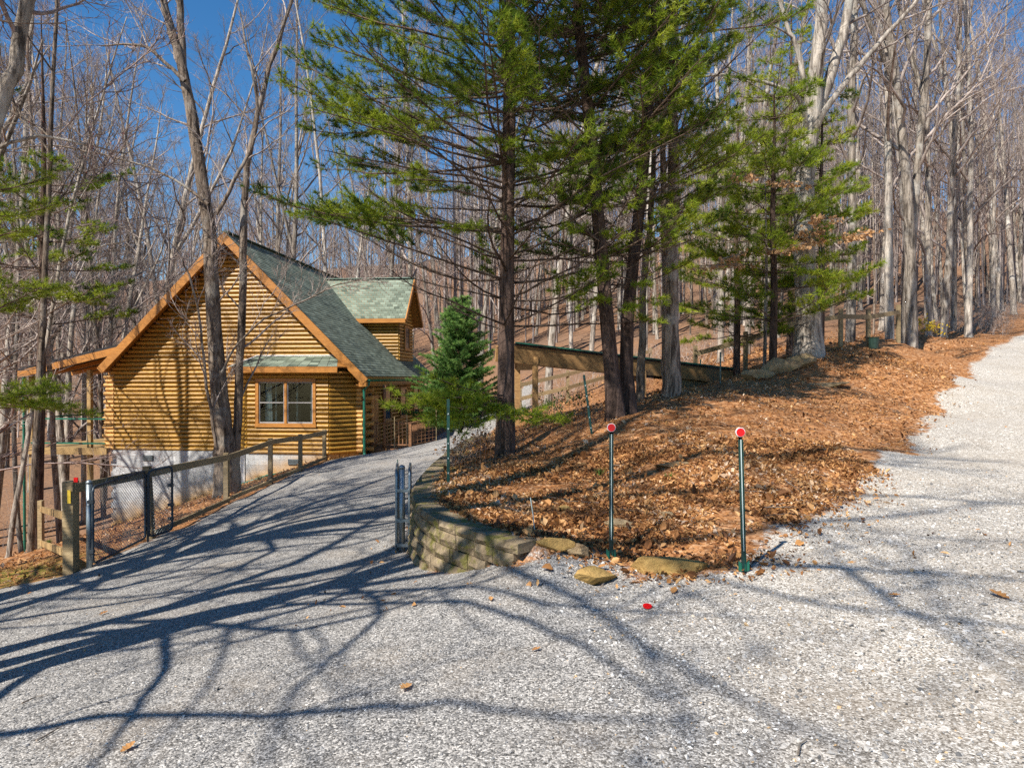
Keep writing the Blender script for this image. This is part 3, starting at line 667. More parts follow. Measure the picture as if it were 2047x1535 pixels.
for s in (-1, 1):
    half = (DB1 - DB0) / 2 + EO; drop = half * (DR - DZ) / ((DB1 - DB0) / 2); ze = 4.5
    a_in_e = RZ - ze
    q = [(A_r - .1, dm, DR), (DA + OV, dm, DR), (DA + OV, dm + s * half, ze), (a_in_e - .25, dm + s * half, ze)]
    Vv = [np.array(p) - np.array([0, 0, .02]) for p in q] + [np.array(p) - np.array([0, 0, .14]) for p in q]
    f = [(0, 1, 2, 3), (7, 6, 5, 4), (0, 4, 5, 1), (1, 5, 6, 2), (2, 6, 7, 3), (3, 7, 4, 0)]
    ro = MB().add(Vv, f).build('dormer_roof', M['trim'], house)
    nc = 18; Vt, Ft, at = [], [], []; q = [np.array(p, float) for p in q]
    for k in range(nc):
        f0, f1 = k / nc, (k + 1) / nc; l0, r0 = q[0] * (1 - f0) + q[3] * f0, q[1] * (1 - f0) + q[2] * f0; l1, r1 = q[0] * (1 - f1) + q[3] * f1, q[1] * (1 - f1) + q[2] * f1
        nt_ = 13
        for j in range(nt_):
            g0, g1 = (j + (k % 3) * .33) / nt_, min(1, (j + 1 + (k % 3) * .33) / nt_) - .004; m = len(Vt); up = np.array([0, 0, .02])
            if g1 <= g0: continue
            if j == 0: g0 = 0
            Vt += [l0 * (1 - g0) + r0 * g0, l1 * (1 - g0) + r1 * g0 + up, l1 * (1 - g1) + r1 * g1 + up, l0 * (1 - g1) + r0 * g1, l1 * (1 - g0) + r1 * g0 - up, l1 * (1 - g1) + r1 * g1 - up]
            Ft += [(m, m + 1, m + 2, m + 3), (m + 1, m + 4, m + 5, m + 2)]; at += [random.gauss(.55, .2)] * 6
    sh = link('shingles', mesh_np('shingles', Vt, Ft, M['shingle'], attrs={'rnd': np.clip(at, 0, 1)}), ro); sh['kind'] = 'stuff'
    MB().bar((a_in_e - .1, dm + s * (half + .02), ze - .12), (DA + OV, dm + s * (half + .02), ze - .12), .05, .19).build('fascia', M['trim'], house)
    MB().bar((DA + OV + .02, dm, DR - .14), (DA + OV + .02, dm + s * half, ze - .12), .05, .2).build('rake_board', M['trim'], house)
MB().bar((A_r + .05, dm, DR + .015), (DA + OV, dm, DR + .015), .26, .03).build('ridge_cap', m_plain('dormer_ridge', (.2, .29, .23), .9), house)
# foundation of separate blocks under the front, plain core behind
core = MB().box((0, .16, Z0 - 2.1), (2 * HW - .1, .1, 4.2)).box((HW - .1, DEP / 2, Z0 - 1), (.16, DEP, 2)).box((-HW + .1, DEP / 2, Z0 - 2.2), (.16, DEP, 4.4))
fo = core.build('foundation', M['foundation'], house)
bw, bh = .405, .203
bm_block = mesh_py('block', *(lambda s: (s.V, s.F))(MB().box((0, 0, 0), (bw - .004, .2, bh - .004))), M['foundation'])
cH, sH = math.cos(HRZ), math.sin(HRZ)
def house_ground(a, b): return hz(HO[0] + a * cH - b * sH, HO[1] + a * sH + b * cH)
def put_block(a, b, z, rz=0, me=bm_block):
    o = link('block', me, fo); o.location = (a, b, z); o.rotation_euler = (0, 0, rz)
for r in range(17):
    z = Z0 - bh / 2 - r * bh
    for c in range(25):
        a = -HW + .2 + c * bw + (bw / 2 if r % 2 else 0)
        if a > HW - .1 or (.6 < a < 4.6): continue
        if house_ground(a, -.2) < z + .25: put_block(a, .02, z)
for r in range(7):
    z = Z0 - bh / 2 - r * bh
    for c in range(8):
        a = BA0 + .2 + c * bw + (bw / 2 - .2 if r % 2 else 0) * 0.5
        if a < BA1 - .1: put_block(a, -BD + .1, z)
    for c in range(3):
        t = (c + .5) / 3
        put_block(BA0 - BD * (1 - t) + .05, -BD * t + .1, z, -math.pi / 4); put_block(BA1 + BD * t - .05, -BD * (1 - t) + .1, z, math.pi / 4)
for a, b in ((-3.35, -.1), (2.75, -BD - .02)):
    v = MB(); v.box((a, b, Z0 - .28), (.42, .03, .2)); vo = v.build('vent', M['darksteel'], house)
    for k in range(4): MB().box((a, b - .02, Z0 - .355 + k * .05), (.36, .02, .022)).build('slat', M['steel'], vo)
MB().box((BA0 - .3, -BD / 2 - .16, Z0 - .55), (.14, .14, 1.15)).build('corner_board', M['white'], house)

# left porch: shed roof, deck, posts, green rails
pr0, pr1 = (-4.2, 2.93), (-8.35, 2.0)
d = np.array([pr1[0] - pr0[0], 0, pr1[1] - pr0[1]]); Ld = np.linalg.norm(d); d /= Ld; nn = np.cross(np.array([0, 1, 0]), d)
if nn[2] < 0: nn = -nn
mid = np.array([(pr0[0] + pr1[0]) / 2, 3.5, (pr0[1] + pr1[1]) / 2])
po = MB().box(mid, (Ld, 8, .11), (d, np.array([0, 1, 0]), nn)).build('porch_roof', M['dark'], house)
MB().box(mid + np.array([0, -4.03, -.18]), (Ld, .05, .26), (d, np.array([0, 1, 0]), nn)).build('rake_board', M['trim'], house)
for k in range(7): MB().box(mid + np.array([0, -3.5 + k * 1.15, -.13]), (Ld, .05, .16), (d, np.array([0, 1, 0]), nn)).build('rafter', M['trim'], house)
MB().box((-6.55, 3.3, Z0 + .05), (3.25, 7.2, .05)).build('deck_floor', M['timber'], house)
MB().box((-6.55, -.35, Z0 - .02), (3.4, .06, .26)).build('deck_beam', M['timber'], house)
for a, b in ((-8.05, -.2), (-5.75, -.05), (-8.05, 6.5)):
    zb = house_ground(a, b) - .2
    MB().box((a, b, (zb + 2.0) / 2), (.15, .15, 2.0 - zb)).build('porch_post', M['timber'], house)
for z in (Z0 + .28, 0.12):
    MB().bar((-8.0, -.3, z), (-4.95, -.3, z), .05, .06).build('porch_rail', M['greenmetal'], house)
MB().bar((-8.1, 1, 0.12), (-8.1, 6.5, 0.12), .05, .06).build('porch_rail', M['greenmetal'], house)
MB().tube([(-8.3, -.3, 2.0), (-8.3, -.3, 1.6), (-8.3, -.3, house_ground(-8.3, -.3) + .1)], .05, 8).build('downspout', M['greenmetal'], house)

# right porch: small stoop with railing, step and post
pz = Z0 + .06
MB().box((HW + .95, 2.3, pz - .1), (1.6, 2.6, .16)).build('stoop', M['porch'], house)
MB().box((HW + 1.35, .86, pz - .24), (.9, .3, .16)).build('step', M['porch'], house)
for a, b in ((HW + .25, 1.05), (HW + 1.75, 1.05), (HW + 1.75, 3.5)):
    MB().box((a, b, pz + .5), (.1, .1, 1.05)).build('rail_post', M['porch'], house)
MB().bar((HW + .25, 1.05, pz + .98), (HW + 1.75, 1.05, pz + .98), .09, .05).build('top_rail', M['porch'], house)
MB().bar((HW + 1.75, 1.1, pz + .98), (HW + 1.75, 3.5, pz + .98), .09, .05).build('top_rail', M['porch'], house)
MB().bar((HW + .25, 1.05, pz + .14), (HW + 1.75, 1.05, pz + .14), .05, .05).build('bottom_rail', M['porch'], house)
for k in range(9): MB().box((HW + .4 + k * .15, 1.05, pz + .56), (.035, .035, .8)).build('baluster', M['porch'], house)
for k in range(14): MB().box((HW + 1.75, 1.25 + k * .16, pz + .56), (.035, .035, .8)).build('baluster', M['porch'], house)
rp = [(.07, 0), (.07, .5), (.045, .55), (.06, .75), (.04, .95), (.055, 1.3), (.045, 1.7), (.07, 1.85), (.07, 2.45)]
MB().tube([(HW + .72, 1.08, pz + h) for r_, h in rp], [r_ for r_, h in rp], 10).build('porch_post', M['porch'], house, True)
lm = MB().box((HW + .2, .9, .95), (.1, .12, .22)).box((HW + .2, .9, 1.08), (.14, .16, .03)); lm.build('porch_lantern', M['darksteel'], house)

# ------------------------------------------------------------------ retaining wall of separate blocks
def resample(poly, step):
    poly = np.asarray(poly, float); seg = np.linalg.norm(np.diff(poly, axis=0), axis=1); s = np.concatenate([[0], np.cumsum(seg)])
    t = np.arange(0, s[-1], step); return np.stack([np.interp(t, s, poly[:, k]) for k in range(poly.shape[1])], 1)
def smooth_poly(poly, it=2):
    p = np.asarray(poly, float)
    for _ in range(it):
        q = [p[0]]
        for a, b in zip(p[:-1], p[1:]): q += [a * .75 + b * .25, a * .25 + b * .75]
        p = np.array(q + [p[-1]])
    return p
wall = empty('retaining_wall', (*WALL[3][:2], -.3), 0, 'curved mossy block retaining wall holding up the leaf covered bank', 'wall')
wline = smooth_poly(WALL[:, :2], 2)
bh2, bl = .15, .31
def block_mesh(seed, l, dpt, h, nm):
    rg = np.random.default_rng(seed); V, F = [], []
    nxs, nzs = 5, 3
    for k, zf in enumerate(np.linspace(-.5, .5, nzs)):
        for j, xf in enumerate(np.linspace(-.5, .5, nxs)):
            edge = (j in (0, nxs - 1)) or (k in (0, nzs - 1))
            V.append((xf * (l - .012) + rg.uniform(-.003, .003), -dpt / 2 + (.02 if edge else -rg.uniform(.0, .028)) + rg.uniform(-.004, .004), zf * (h - .009)))
    for k in range(nzs - 1):
        for j in range(nxs - 1): F.append((k * nxs + j, k * nxs + j + 1, (k + 1) * nxs + j + 1, (k + 1) * nxs + j))
    b = len(V); V += [(-.5 * (l - .03), dpt / 2, -.5 * (h - .007)), (.5 * (l - .03), dpt / 2, -.5 * (h - .007)), (.5 * (l - .03), dpt / 2, .5 * (h - .007)), (-.5 * (l - .03), dpt / 2, .5 * (h - .007))]
    bot = tuple(range(0, nxs)); top = tuple((nzs - 1) * nxs + j for j in range(nxs))
    F += [(b + 1, b, b + 3, b + 2), bot[::-1] + (b, b + 1), top + (b + 2, b + 3), (0, nxs, 2 * nxs, b + 3, b), (2 * nxs + nxs - 1, 2 * nxs - 1, nxs - 1, b + 1, b + 2)]
    return mesh_py(nm, V, F, M['wallblock'])
BM = [block_mesh(50 + k, bl, .24, bh2, 'block') for k in range(4)]; CM = [block_mesh(70 + k, bl * 1.06, .30, .10, 'cap_block') for k in range(3)]
for r in range(7):
    pts = resample(wline, bl); ztop = WTOP - (.10 if r else 0) - max(0, r - 1) * bh2; hh = .10 if r == 0 else bh2
    sarc = (0 if r % 2 else bl / 2) + (0 if r == 0 else .2 + .25 * (r - 1))
    seg = np.linalg.norm(np.diff(wline, axis=0), axis=1); S = np.concatenate([[0], np.cumsum(seg)]); s = sarc
    while s < S[-1] - bl / 2:
        c = np.array([np.interp(s, S, wline[:, k]) for k in range(2)]); a = np.array([np.interp(max(s - .1, 0), S, wline[:, k]) for k in range(2)]); b = np.array([np.interp(s + .1, S, wline[:, k]) for k in range(2)])
        t = (b - a) / np.linalg.norm(b - a); inw = np.array([t[1], -t[0]])   # towards the bank
        pos = c + inw * (.10 + (.0 if r == 0 else -.01) - .012 * r)
        zc = ztop - hh / 2 - (0.13 if (c[1] > 17) else 0)
        outp = c - inw * .12
        if hz(*outp) < zc + hh * .9 or r == 0:
            o = link('cap_block' if r == 0 else 'block', random.choice(CM if r == 0 else BM), wall)
            o.location = Vector((pos[0], pos[1], zc)) - wall.location
            o.rotation_euler = (random.gauss(0, .008), random.gauss(0, .008), math.atan2(-t[1], -t[0]) + random.gauss(0, .02)) 
        s += bl * (1.06 if r == 0 else 1.0)

# ------------------------------------------------------------------ rocks
def rock(name, c, size, label, mat='rock', seed=0, rz=0.0, group=None):
    rg = np.random.default_rng(seed); import bmesh
    bm = bmesh.new(); bmesh.ops.create_icosphere(bm, subdivisions=4, radius=1)
    dirs = [rg.normal(size=3) for _ in range(16)]; dirs = [d_ / np.linalg.norm(d_) for d_ in dirs]; lim = rg.uniform(.5, .85, 16)
    for v in bm.verts:
        p = np.array(v.co)
        for d_, l_ in zip(dirs, lim):
            e = p @ d_ - l_
            if e > 0: p = p - d_ * e * .97
        p = p * (1.22 + .06 * float(lattice(p[0] * 9 + 20, p[1] * 9 + p[2] * 7, 2, seed)) + .03 * float(lattice(p[0] * 9 + 20, p[1] * 9 + p[2] * 11, .7, seed))); v.co = Vector(p * np.array(size) / 2)
    me = bpy.data.meshes.new(name); bm.to_mesh(me); bm.free(); me.materials.append(M[mat])
    o = link(name, me); o.location = Vector([float(q) for q in c]); o.rotation_euler = (rg.uniform(-.15, .15), rg.uniform(-.15, .15), rz)
    return tag(o, label, 'rock', group)
def gp(u, v, dz=0.0):
    q = G(u, v); q[2] += dz; return q
rock('rock', gp(1340, 1145, .03), (.78, .3, .22), 'long flat ochre rock lying between the two reflector posts', 'rock', 1, -.12)
rock('rock', gp(1185, 1168, .03), (.42, .36, .22), 'angular orange rock in front of the left reflector post', 'rock', 2, .4)
rock('rock', gp(1152, 1110, .04), (.32, .2, .15), 'rounded tan rock at the end of the block wall', 'rockgrey', 3, .3)
rock('rock', gp(1105, 1098, .03), (.34, .2, .13), 'half buried brown rock touching the last wall block', 'rock', 4, -.1)
rock('rock', gp(1235, 1050, .0), (.3, .22, .1), 'mossy flat stone in leaves just beside the left reflector post', 'rockgrey', 5, 0)
rock('rock', gp(1330, 1032, .0), (.2, .16, .1), 'small tan stone poking from the leaves between the posts', 'rockgrey', 6, .5)
rock('rock', gp(1345, 930, .0), (.5, .25, .09), 'broad flat grey stone flush with the leaf bank', 'rockgrey', 7, -.2)
rock('boulder', gp(1560, 745, .12), (1.1, .5, .5), 'largest weathered boulder below the oak trunk', 'rockgrey', 8, .15)
rock('boulder', gp(1600, 735, .14), (.7, .4, .42), 'grey boulder touching the oak roots', 'rockgrey', 9, .2)
rock('boulder', gp(1515, 756, .08), (.7, .4, .3), 'low pale boulder nearest the walkway end', 'rockgrey', 10, 0)
rock('rock', gp(1640, 770, -.02), (1.5, .5, .14), 'long flat rock slab bedded in the leaf bank', 'rockgrey', 11, .05)
rock('rock', gp(1130, 1020, .0), (.18, .12, .08), 'small yellowish stone in leaves behind the wall', 'rock', 12, .5)

# ------------------------------------------------------------------ driveway reflector posts
def reflector(u, v, h, label, lean=0.0):
    p = gp(u, v); r = empty('reflector_post', p, 0, label, 'marker', 'red disc reflector posts at the drive entrance')
    top = p + np.array([lean, 0, h]); dn = (top - p) / np.linalg.norm(top - p)
    # U-channel green post: web and two flanges, with a bright front rib
    pst = MB(); pst.bar(p + dn * .0, top - dn * .09, .034, .006, up=(0, 1, 0)); 
    for s in (-1, 1): pst.bar(p + np.array([s * .016, -.008, 0]), top - dn * .09 + np.array([s * .016, -.008, 0]), .005, .016, up=(0, 1, 0))
    pst.build('post', M['postgreen'], r)
    MB().bar(p + dn * .18 + np.array([0, -.012, 0]), top - dn * .09 + np.array([0, -.012, 0]), .007, .012, up=(0, 1, 0)).build('rib', M['chrome'], r)
    pl = MB()
    for s in (-1, 1):
        pl.add([p + np.array([s * .008, -.006, .0]), p + np.array([s * .045, -.006, .02]), p + np.array([s * .045, -.006, .10]), p + np.array([s * .03, -.006, .085]), p + np.array([s * .008, -.006, .07])] +
               [p + np.array([s * .008, .0, .0]), p + np.array([s * .045, .0, .02]), p + np.array([s * .045, .0, .10]), p + np.array([s * .03, .0, .085]), p + np.array([s * .008, .0, .07])],
               [(0, 1, 2, 3, 4), (9, 8, 7, 6, 5), (0, 5, 6, 1), (1, 6, 7, 2), (2, 7, 8, 3), (3, 8, 9, 4)])
    pl.build('anchor_plate', M['greenmetal'], r)
    c = top - dn * .03
    def disc(rad, y0, y1, n=24):
        V = [(c[0] + rad * math.cos(t), c[1] + y, c[2] + rad * math.sin(t)) for y in (y0, y1) for t in np.linspace(0, 2 * math.pi, n, endpoint=False)]
        return V, [tuple(range(n)), tuple(range(2 * n - 1, n - 1, -1))] + [(k, n + k, n + (k + 1) % n, (k + 1) % n) for k in range(n)]
    ho = obj('disc_rim', *disc(.039, -.012, .004), M['white'], r)
    MB().add([c + np.array([-.02, -.004, -.034]), c + np.array([.02, -.004, -.034]), c + np.array([.005, -.004, -.075]), c + np.array([-.005, -.004, -.075])], [(0, 1, 2, 3), (3, 2, 1, 0)]).build('disc_stem', M['white'], r)
    obj('red_disc', *disc(.0345, -.016, -.011), M['red'], r)
reflector(1222, 1120, 1.235, 'reflector post with red disc nearer the block wall')
reflector(1488, 1145, 1.19, 'reflector post with red disc beside the gravel road, leaning slightly left', -.035)
c = gp(1295, 1219, .012); n = 20
V = [(c[0] + .034 * math.cos(t), c[1] + .034 * math.sin(t), c[2] + zz + .006 * math.sin(t)) for zz in (0, .008) for t in np.linspace(0, 2 * math.pi, n, endpoint=False)]
ro = obj('fallen_reflector', np.array(V), [tuple(range(n - 1, -1, -1)), tuple(range(n, 2 * n))] + [(k, (k + 1) % n, n + (k + 1) % n, n + k) for k in range(n)], M['red'])
tag(ro, 'loose red reflector disc lying flat on the gravel', 'reflector')

# ------------------------------------------------------------------ left fence with gates
def wire_grid(p0, p1, h0, h1, step_u, step_v, rad=.0015, base0=0.03):
    """welded wire between two ground points"""
    p0 = np.array(p0, float); p1 = np.array(p1, float); L = np.linalg.norm(p1 - p0); A, B = [], []
    up = np.array([0, 0, 1.])
    for k in range(int(L / step_u) + 1):
        t = k * step_u / L; q = p0 * (1 - t) + p1 * t; hh = h0 * (1 - t) + h1 * t; A.append(q + up * base0); B.append(q + up * hh)
    nv = int(max(h0, h1) / step_v)
    for k in range(nv + 1):
        f = base0 + (1 - base0 / max(h0, h1)) * k / nv * 1.0
        A.append(p0 + up * (base0 + (h0 - base0) * k / nv)); B.append(p1 + up * (base0 + (h1 - base0) * k / nv))
    return prisms(np.array(A), np.array(B), np.full(len(A), rad), np.full(len(A), rad), 3)
def np_part(name, VF, mat, parent, smooth=False, attrs=None):
    V, F = VF; o0 = root_of(parent); return link(name, mesh_np(name, np.asarray(V) - o0, F, mat, smooth, attrs), parent)

fpts = [(140, 1147, 1.42), (302, 1078, 1.26), (452, 1006, 1.18), (540, 966, 1.22), (600, 937, 1.1), (648, 920, 1.06)]
fps = [gp(u, v) for u, v, h in fpts]
Yw = [10.4, 12.2, 16.4, 19.8, 21.6, 23.3]
fps = [np.array([(u - 1023.5) / FPX * y, y, 0]) for (u, v, h), y in zip(fpts, Yw)]
for q in fps: q[2] = hz(q[0], q[1])
fence = empty('rail_fence', fps[2], 0, 'weathered timber rail fence with wire mesh running down the left of the driveway', 'fence')
for k, (q, (u, v, h)) in enumerate(zip(fps, fpts)):
    w = .16 if k == 0 else .11; ln = np.array([-.08, 0, 0]) if k == 1 else np.zeros(3)
    tp = CAMZ - ({0: 962, 1: 932, 2: 905, 3: 876, 4: 868, 5: 858}[k] - HZN) / FPX * q[1]
    MB().bar(q - np.array([0, 0, .3]), np.array([q[0], q[1], tp]) + ln, w, w, up=(0, 1, 0)).build('post', M['fence'], fence)
    fps[k] = np.array([q[0], q[1], q[2]]); fpts[k] = (u, v, tp - q[2])
for k in range(len(fps) - 1):
    a, b = fps[k], fps[k + 1]; ha, hb = fpts[k][2] - .1, fpts[k + 1][2] - .1
    off = np.array([.085, -.05, 0])
    MB().bar(a + off + np.array([0, 0, ha]), b + off + np.array([0, 0, hb]), .045, .14).build('rail', M['fence'], fence)
    if k > 0: MB().bar(a + off + np.array([0, 0, .12]), b + off + np.array([0, 0, .1]), .04, .09).build('rail', M['fence'], fence)
    if k > 0: np_part('wire_mesh', wire_grid(a + off * .6, b + off * .6, ha, hb, .05, .05, .0013), M['steel'], fence)
# short side fence from the gate post back down the slope
sf0 = fps[0] + np.array([-.1, .1, 0]); sf1 = np.array([*P(80, 1050, 16)[:2], 0]); sf1[2] = hz(sf1[0], sf1[1])
side = empty('side_fence', sf1, 0, 'short timber fence of two low rails left of the gate post', 'fence')
MB().bar(sf1 - np.array([0, 0, .3]), sf1 + np.array([0, 0, 1.15]), .1, .1, up=(0, 1, 0)).build('post', M['fence'], side)
for h0, h1 in ((.28, .15), (.85, .95)): MB().bar(sf0 + np.array([0, 0, h0]), sf1 + np.array([0, 0, h1]), .05, .12).build('rail', M['timber'], side)

# chain link gate, opened back along the fence
def chain(p0, p1, z0a, z0b, h, step=.06, rad=.0028):
    p0 = np.array(p0, float); p1 = np.array(p1, float); L = np.linalg.norm((p1 - p0)[:2]); A, B = [], []
    n_ = int((L + h) / step)
    for s in (1, -1):
        for k in range(n_ + 1):
            c0 = k * step - h if s == 1 else k * step
            # line x = c0 + s*y
            ya, yb = 0.0, h; xa, xb = c0 + s * ya, c0 + s * yb
            if min(xa, xb) > L or max(xa, xb) < 0: continue
            def clip(x): return (x - c0) / s
            if xa < 0: ya = clip(0)
            if xa > L: ya = clip(L)
            if xb < 0: yb = clip(0)
            if xb > L: yb = clip(L)
            if yb - ya < .01: continue
            for y, arr in ((ya, A), (yb, B)):
                t = (c0 + s * y) / L; q = p0 * (1 - t) + p1 * t; arr.append(np.array([q[0], q[1], z0a * (1 - t) + z0b * t + y]))
    return prisms(np.array(A), np.array(B), np.full(len(A), rad), np.full(len(A), rad), 3)
def gate_leaf(p0, p1, z0a, z0b, h, parent, mat):
    up = np.array([0, 0, 1.]); a = np.array([p0[0], p0[1], z0a]); b = np.array([p1[0], p1[1], z0b]); d_ = (b - a) / np.linalg.norm(b - a); c_ = .07
    ring = [a + up * c_, a + up * (h - c_), a + up * (h - .02) + d_ * .02, a + up * h + d_ * c_, b + up * h - d_ * c_, b + up * (h - .02) - d_ * .02, b + up * (h - c_), b + up * c_, b + up * .02 - d_ * .02, b - d_ * c_, a + d_ * c_, a + up * .02 + d_ * .02, a + up * c_]
    MB().tube(ring, .02, 8, False).build('frame', mat, parent, True)
    np_part('chain_link', chain(a, b, z0a, z0b, h), M['steel'], parent)
gq = [np.array([(u - 1023.5) / FPX * y, y, 0]) for u, y in ((177, 10.35), (184, 10.3), (289, 11.75), (296, 11.8), (343, 12.2))]
for q in gq: q[2] = hz(q[0], q[1])
gate = empty('chain_link_gate', gq[1], 0, 'chain link gate folded open in front of the timber fence', 'gate')
MB().tube([gq[0] - [0, 0, .2], gq[0] + [0, 0, 1.28]], .045, 10).tube([gq[0] + [0, 0, 1.28], gq[0] + [0, 0, 1.31], gq[0] + [0, 0, 1.335]], [.05, .045, .015], 10).build('gate_post', M['steel'], gate, True)
gate_leaf(gq[1], gq[2], gq[1][2] + .06, gq[2][2] + .1, 1.16, gate, M['darksteel'])
gate_leaf(gq[3], gq[4], gq[3][2] + .1, gq[4][2] + .1, 1.14, gate, M['darksteel'])
MB().tube([gq[3] + [.0, -.03, .02], gq[3] + [0, -.03, 1.2]], .018, 6).build('latch_bar', M['darksteel'], gate)
for q, hs_ in ((gq[1], (.25, 1.0)), (gq[3], (.25, .95)), (gq[4], (.3, .55, .9))):
    for h in hs_: MB().box(q + np.array([-.02, -.01, h]), (.09, .05, .05)).build('hinge', M['darksteel'], gate)
for cx in (.35, .6, .85):
    a = gq[1] * (1 - cx * .9) + gq[2] * cx * .9; t = np.linspace(0, math.pi, 7)
    MB().tube([a + np.array([.03 * math.cos(x), .09 * math.cos(x), 1.2 + .1 * math.sin(x)]) for x in t], .006, 5).build('wire_tie', M['darksteel'], gate)
tagp = fps[0] + np.array([.04, -.1, fpts[0][2] - .22])
MB().box(tagp, (.05, .01, .2)).build('yellow_marker', m_plain('yellow_tape', (.55, .38, .03), .6), fence)
MB().box(fps[0] + np.array([.12, -.06, fpts[0][2] + .03]), (.06, .02, .07)).build('red_marker', M['red'], fence)
# right gate post with the other leaf seen edge on
rq = gp(803, 1105); rq[2] -= .02
rg_ = empty('gate_post', rq, 0, 'galvanised gate post with folded chain link leaf beside the block wall', 'gate')
MB().tube([rq - [0, 0, .2], rq + [0, 0, 1.14]], .042, 10).tube([rq + [0, 0, 1.14], rq + [0, 0, 1.17], rq + [0, 0, 1.19]], [.046, .042, .012], 10).build('post', M['steel'], rg_, True)
r0 = rq + np.array([-.07, -.02, 0]); r1 = rq + np.array([-.21, .9, 0]); gate_leaf(r0, r1, rq[2] + .05, rq[2] + .05, 1.05, rg_, M['steel'])
r0 = rq + np.array([.10, .0, 0]); r1 = rq + np.array([-.02, .9, 0]); gate_leaf(r0, r1, rq[2] + .05, rq[2] + .05, 1.05, rg_, M['steel'])
for h in (.12, .45, .85): MB().box(rq + np.array([.03, -.02, h]), (.17, .06, .04)).build('hinge', M['steel'], rg_)
MB().bar(rq + np.array([.05, .1, .72]), rq + np.array([.38, .5, .72]), .02, .02).build('brace', M['steel'], rg_)

def rod(name, u, v, h, label, mat, rad=.006, lean=(0, 0), cat='stake', Y=None, group=None):
    p = gp(u, v) if Y is None else np.array([(u - 1023.5) / FPX * Y, Y, 0])
    if Y is not None: p[2] = hz(p[0], p[1])
    o = obj(name, *tube([p - [0, 0, .1], p + [lean[0] * .5, lean[1] * .5, h / 2], p + [lean[0], lean[1], h]], rad, 6), mat); return tag(o, label, cat, group)
rod('fiberglass_stake', 1071, 1068, .34, 'thin pale green stake standing in the leaves above the wall end', M['chrome'], .005, (-.05, 0))
rod('fiberglass_stake', 806, 928, 1.0, 'thin green stake rising behind the right gate post', M['greenmetal'], .008, (-.1, 0), Y=11.5)
def tpost(u, v, h, label, lean=0.0, Y=None):
    p = gp(u, v) if Y is None else np.array([(u - 1023.5) / FPX * Y, Y, 0.])
    if Y is not None: p[2] = hz(p[0], p[1])
    r = empty('fence_stake', p, 0, label, 'stake', 'green steel fence stakes on the bank')
    a, b = p - np.array([0, 0, .2]), p + np.array([lean, 0, h])
    MB().bar(a, b, .04, .008, up=(0, 1, 0)).bar(a + [0, .012, 0], b + [0, .012, 0], .008, .024, up=(0, 1, 0)).build('stake', M['postgreen'], r)
    for k in range(5):
        t = .25 + .15 * k; q = a * (1 - t) + b * t; MB().box(q + np.array([0, -.008, 0]), (.014, .012, .02)).build('stud', M['chrome'], r)
    return p, b
tp1 = tpost(896, 966, 1.15, 'green steel stake on the bank edge in front of the blue green spruce')
tp2 = tpost(1186, 868, 1.0, 'leaning green stake left of the forked pine trunks', -.16)
tp3 = tpost(1327, 782, .8, 'dark thin stake just left of the pale twin trunk', -.06)
tp4 = tpost(1401, 770, .75, 'dark stake standing in front of the walkway beam', -.01)
tp5 = tpost(1440, 768, .8, 'dark stake close to the lower end of the walkway', .0)
wm = empty('wire_netting', tp1[0] + np.array([0, .1, 0]), 0, 'faint welded wire netting hung between the green stakes on the bank', 'netting')
for a, b in ((tp1[0], tp2[0]), (tp2[0], tp3[0]), (tp3[0], tp4[0]), (tp4[0], tp5[0])):
    np_part('wire_mesh', wire_grid(a, b, .8, .8, .10, .10, .0012), M['darksteel'], wm)
# wire garden panel by the stoop
wp0 = np.array([*P(752, 905, 24.6)[:2], 0]); wp1 = np.array([*P(872, 900, 24.9)[:2], 0]); wp0[2] = hz(*wp0[:2]); wp1[2] = hz(*wp1[:2])
wp = empty('garden_fence', wp0, 0, 'low wire panel fence standing in front of the porch steps', 'fence')
wa = wp0 * .7 + wp1 * .3
np_part('wire_mesh', wire_grid(wa, wp1, 1.0, .9, .14, .14, .004), M['porch'], wp)
for q in (wa, wa * .7 + wp1 * .3, wp1): MB().bar(q, q + np.array([0, 0, 1.15]), .03, .03, up=(0, 1, 0)).build('stake', M['fence'], wp)

# ------------------------------------------------------------------ timber walkway on posts
wl0 = P(1028, 685, 17.2); wl1 = P(1467, 737, 19.6)
walk = empty('timber_walkway', (wl0[0], wl0[1], hz(wl0[0], wl0[1])), 0, 'long sloping timber walkway with green top edge, raised on posts behind the pines', 'walkway')
dx = (wl1 - wl0); dx /= np.linalg.norm(dx); bk = np.cross(np.array([0, 0, 1.]), dx); bk /= np.linalg.norm(bk)
upw = np.cross(dx, bk)
for off in (0, 1.35):
    MB().bar(wl0 + bk * off - upw * .26, wl1 + bk * off - upw * .26, .07, .37).build('beam', M['walk'], walk)
MB().bar(wl0 + bk * .0 - upw * .475, wl0 * .45 + wl1 * .55 - upw * .475, .1, .06).build('ledger', M['walk'], walk)
nb = 44
for k in range(nb):
    q = wl0 + (wl1 - wl0) * (k + .5) / nb + bk * .675
    MB().box(q - upw * .035, (np.linalg.norm(wl1 - wl0) / nb - .008, 1.5, .04), (dx, bk, upw)).build('deck_board', M['walk'], walk)
MB().bar(wl0 - bk * .085 + upw * .0, wl1 - bk * .085, .03, .035).build('edge_strip', M['greenmetal'], walk)
MB().bar(wl0 - bk * .05 - upw * .045, wl1 - bk * .05 - upw * .045, .05, .05).build('edge_dark_board', M['dark'], walk)  # near-black board just below the green edge strip
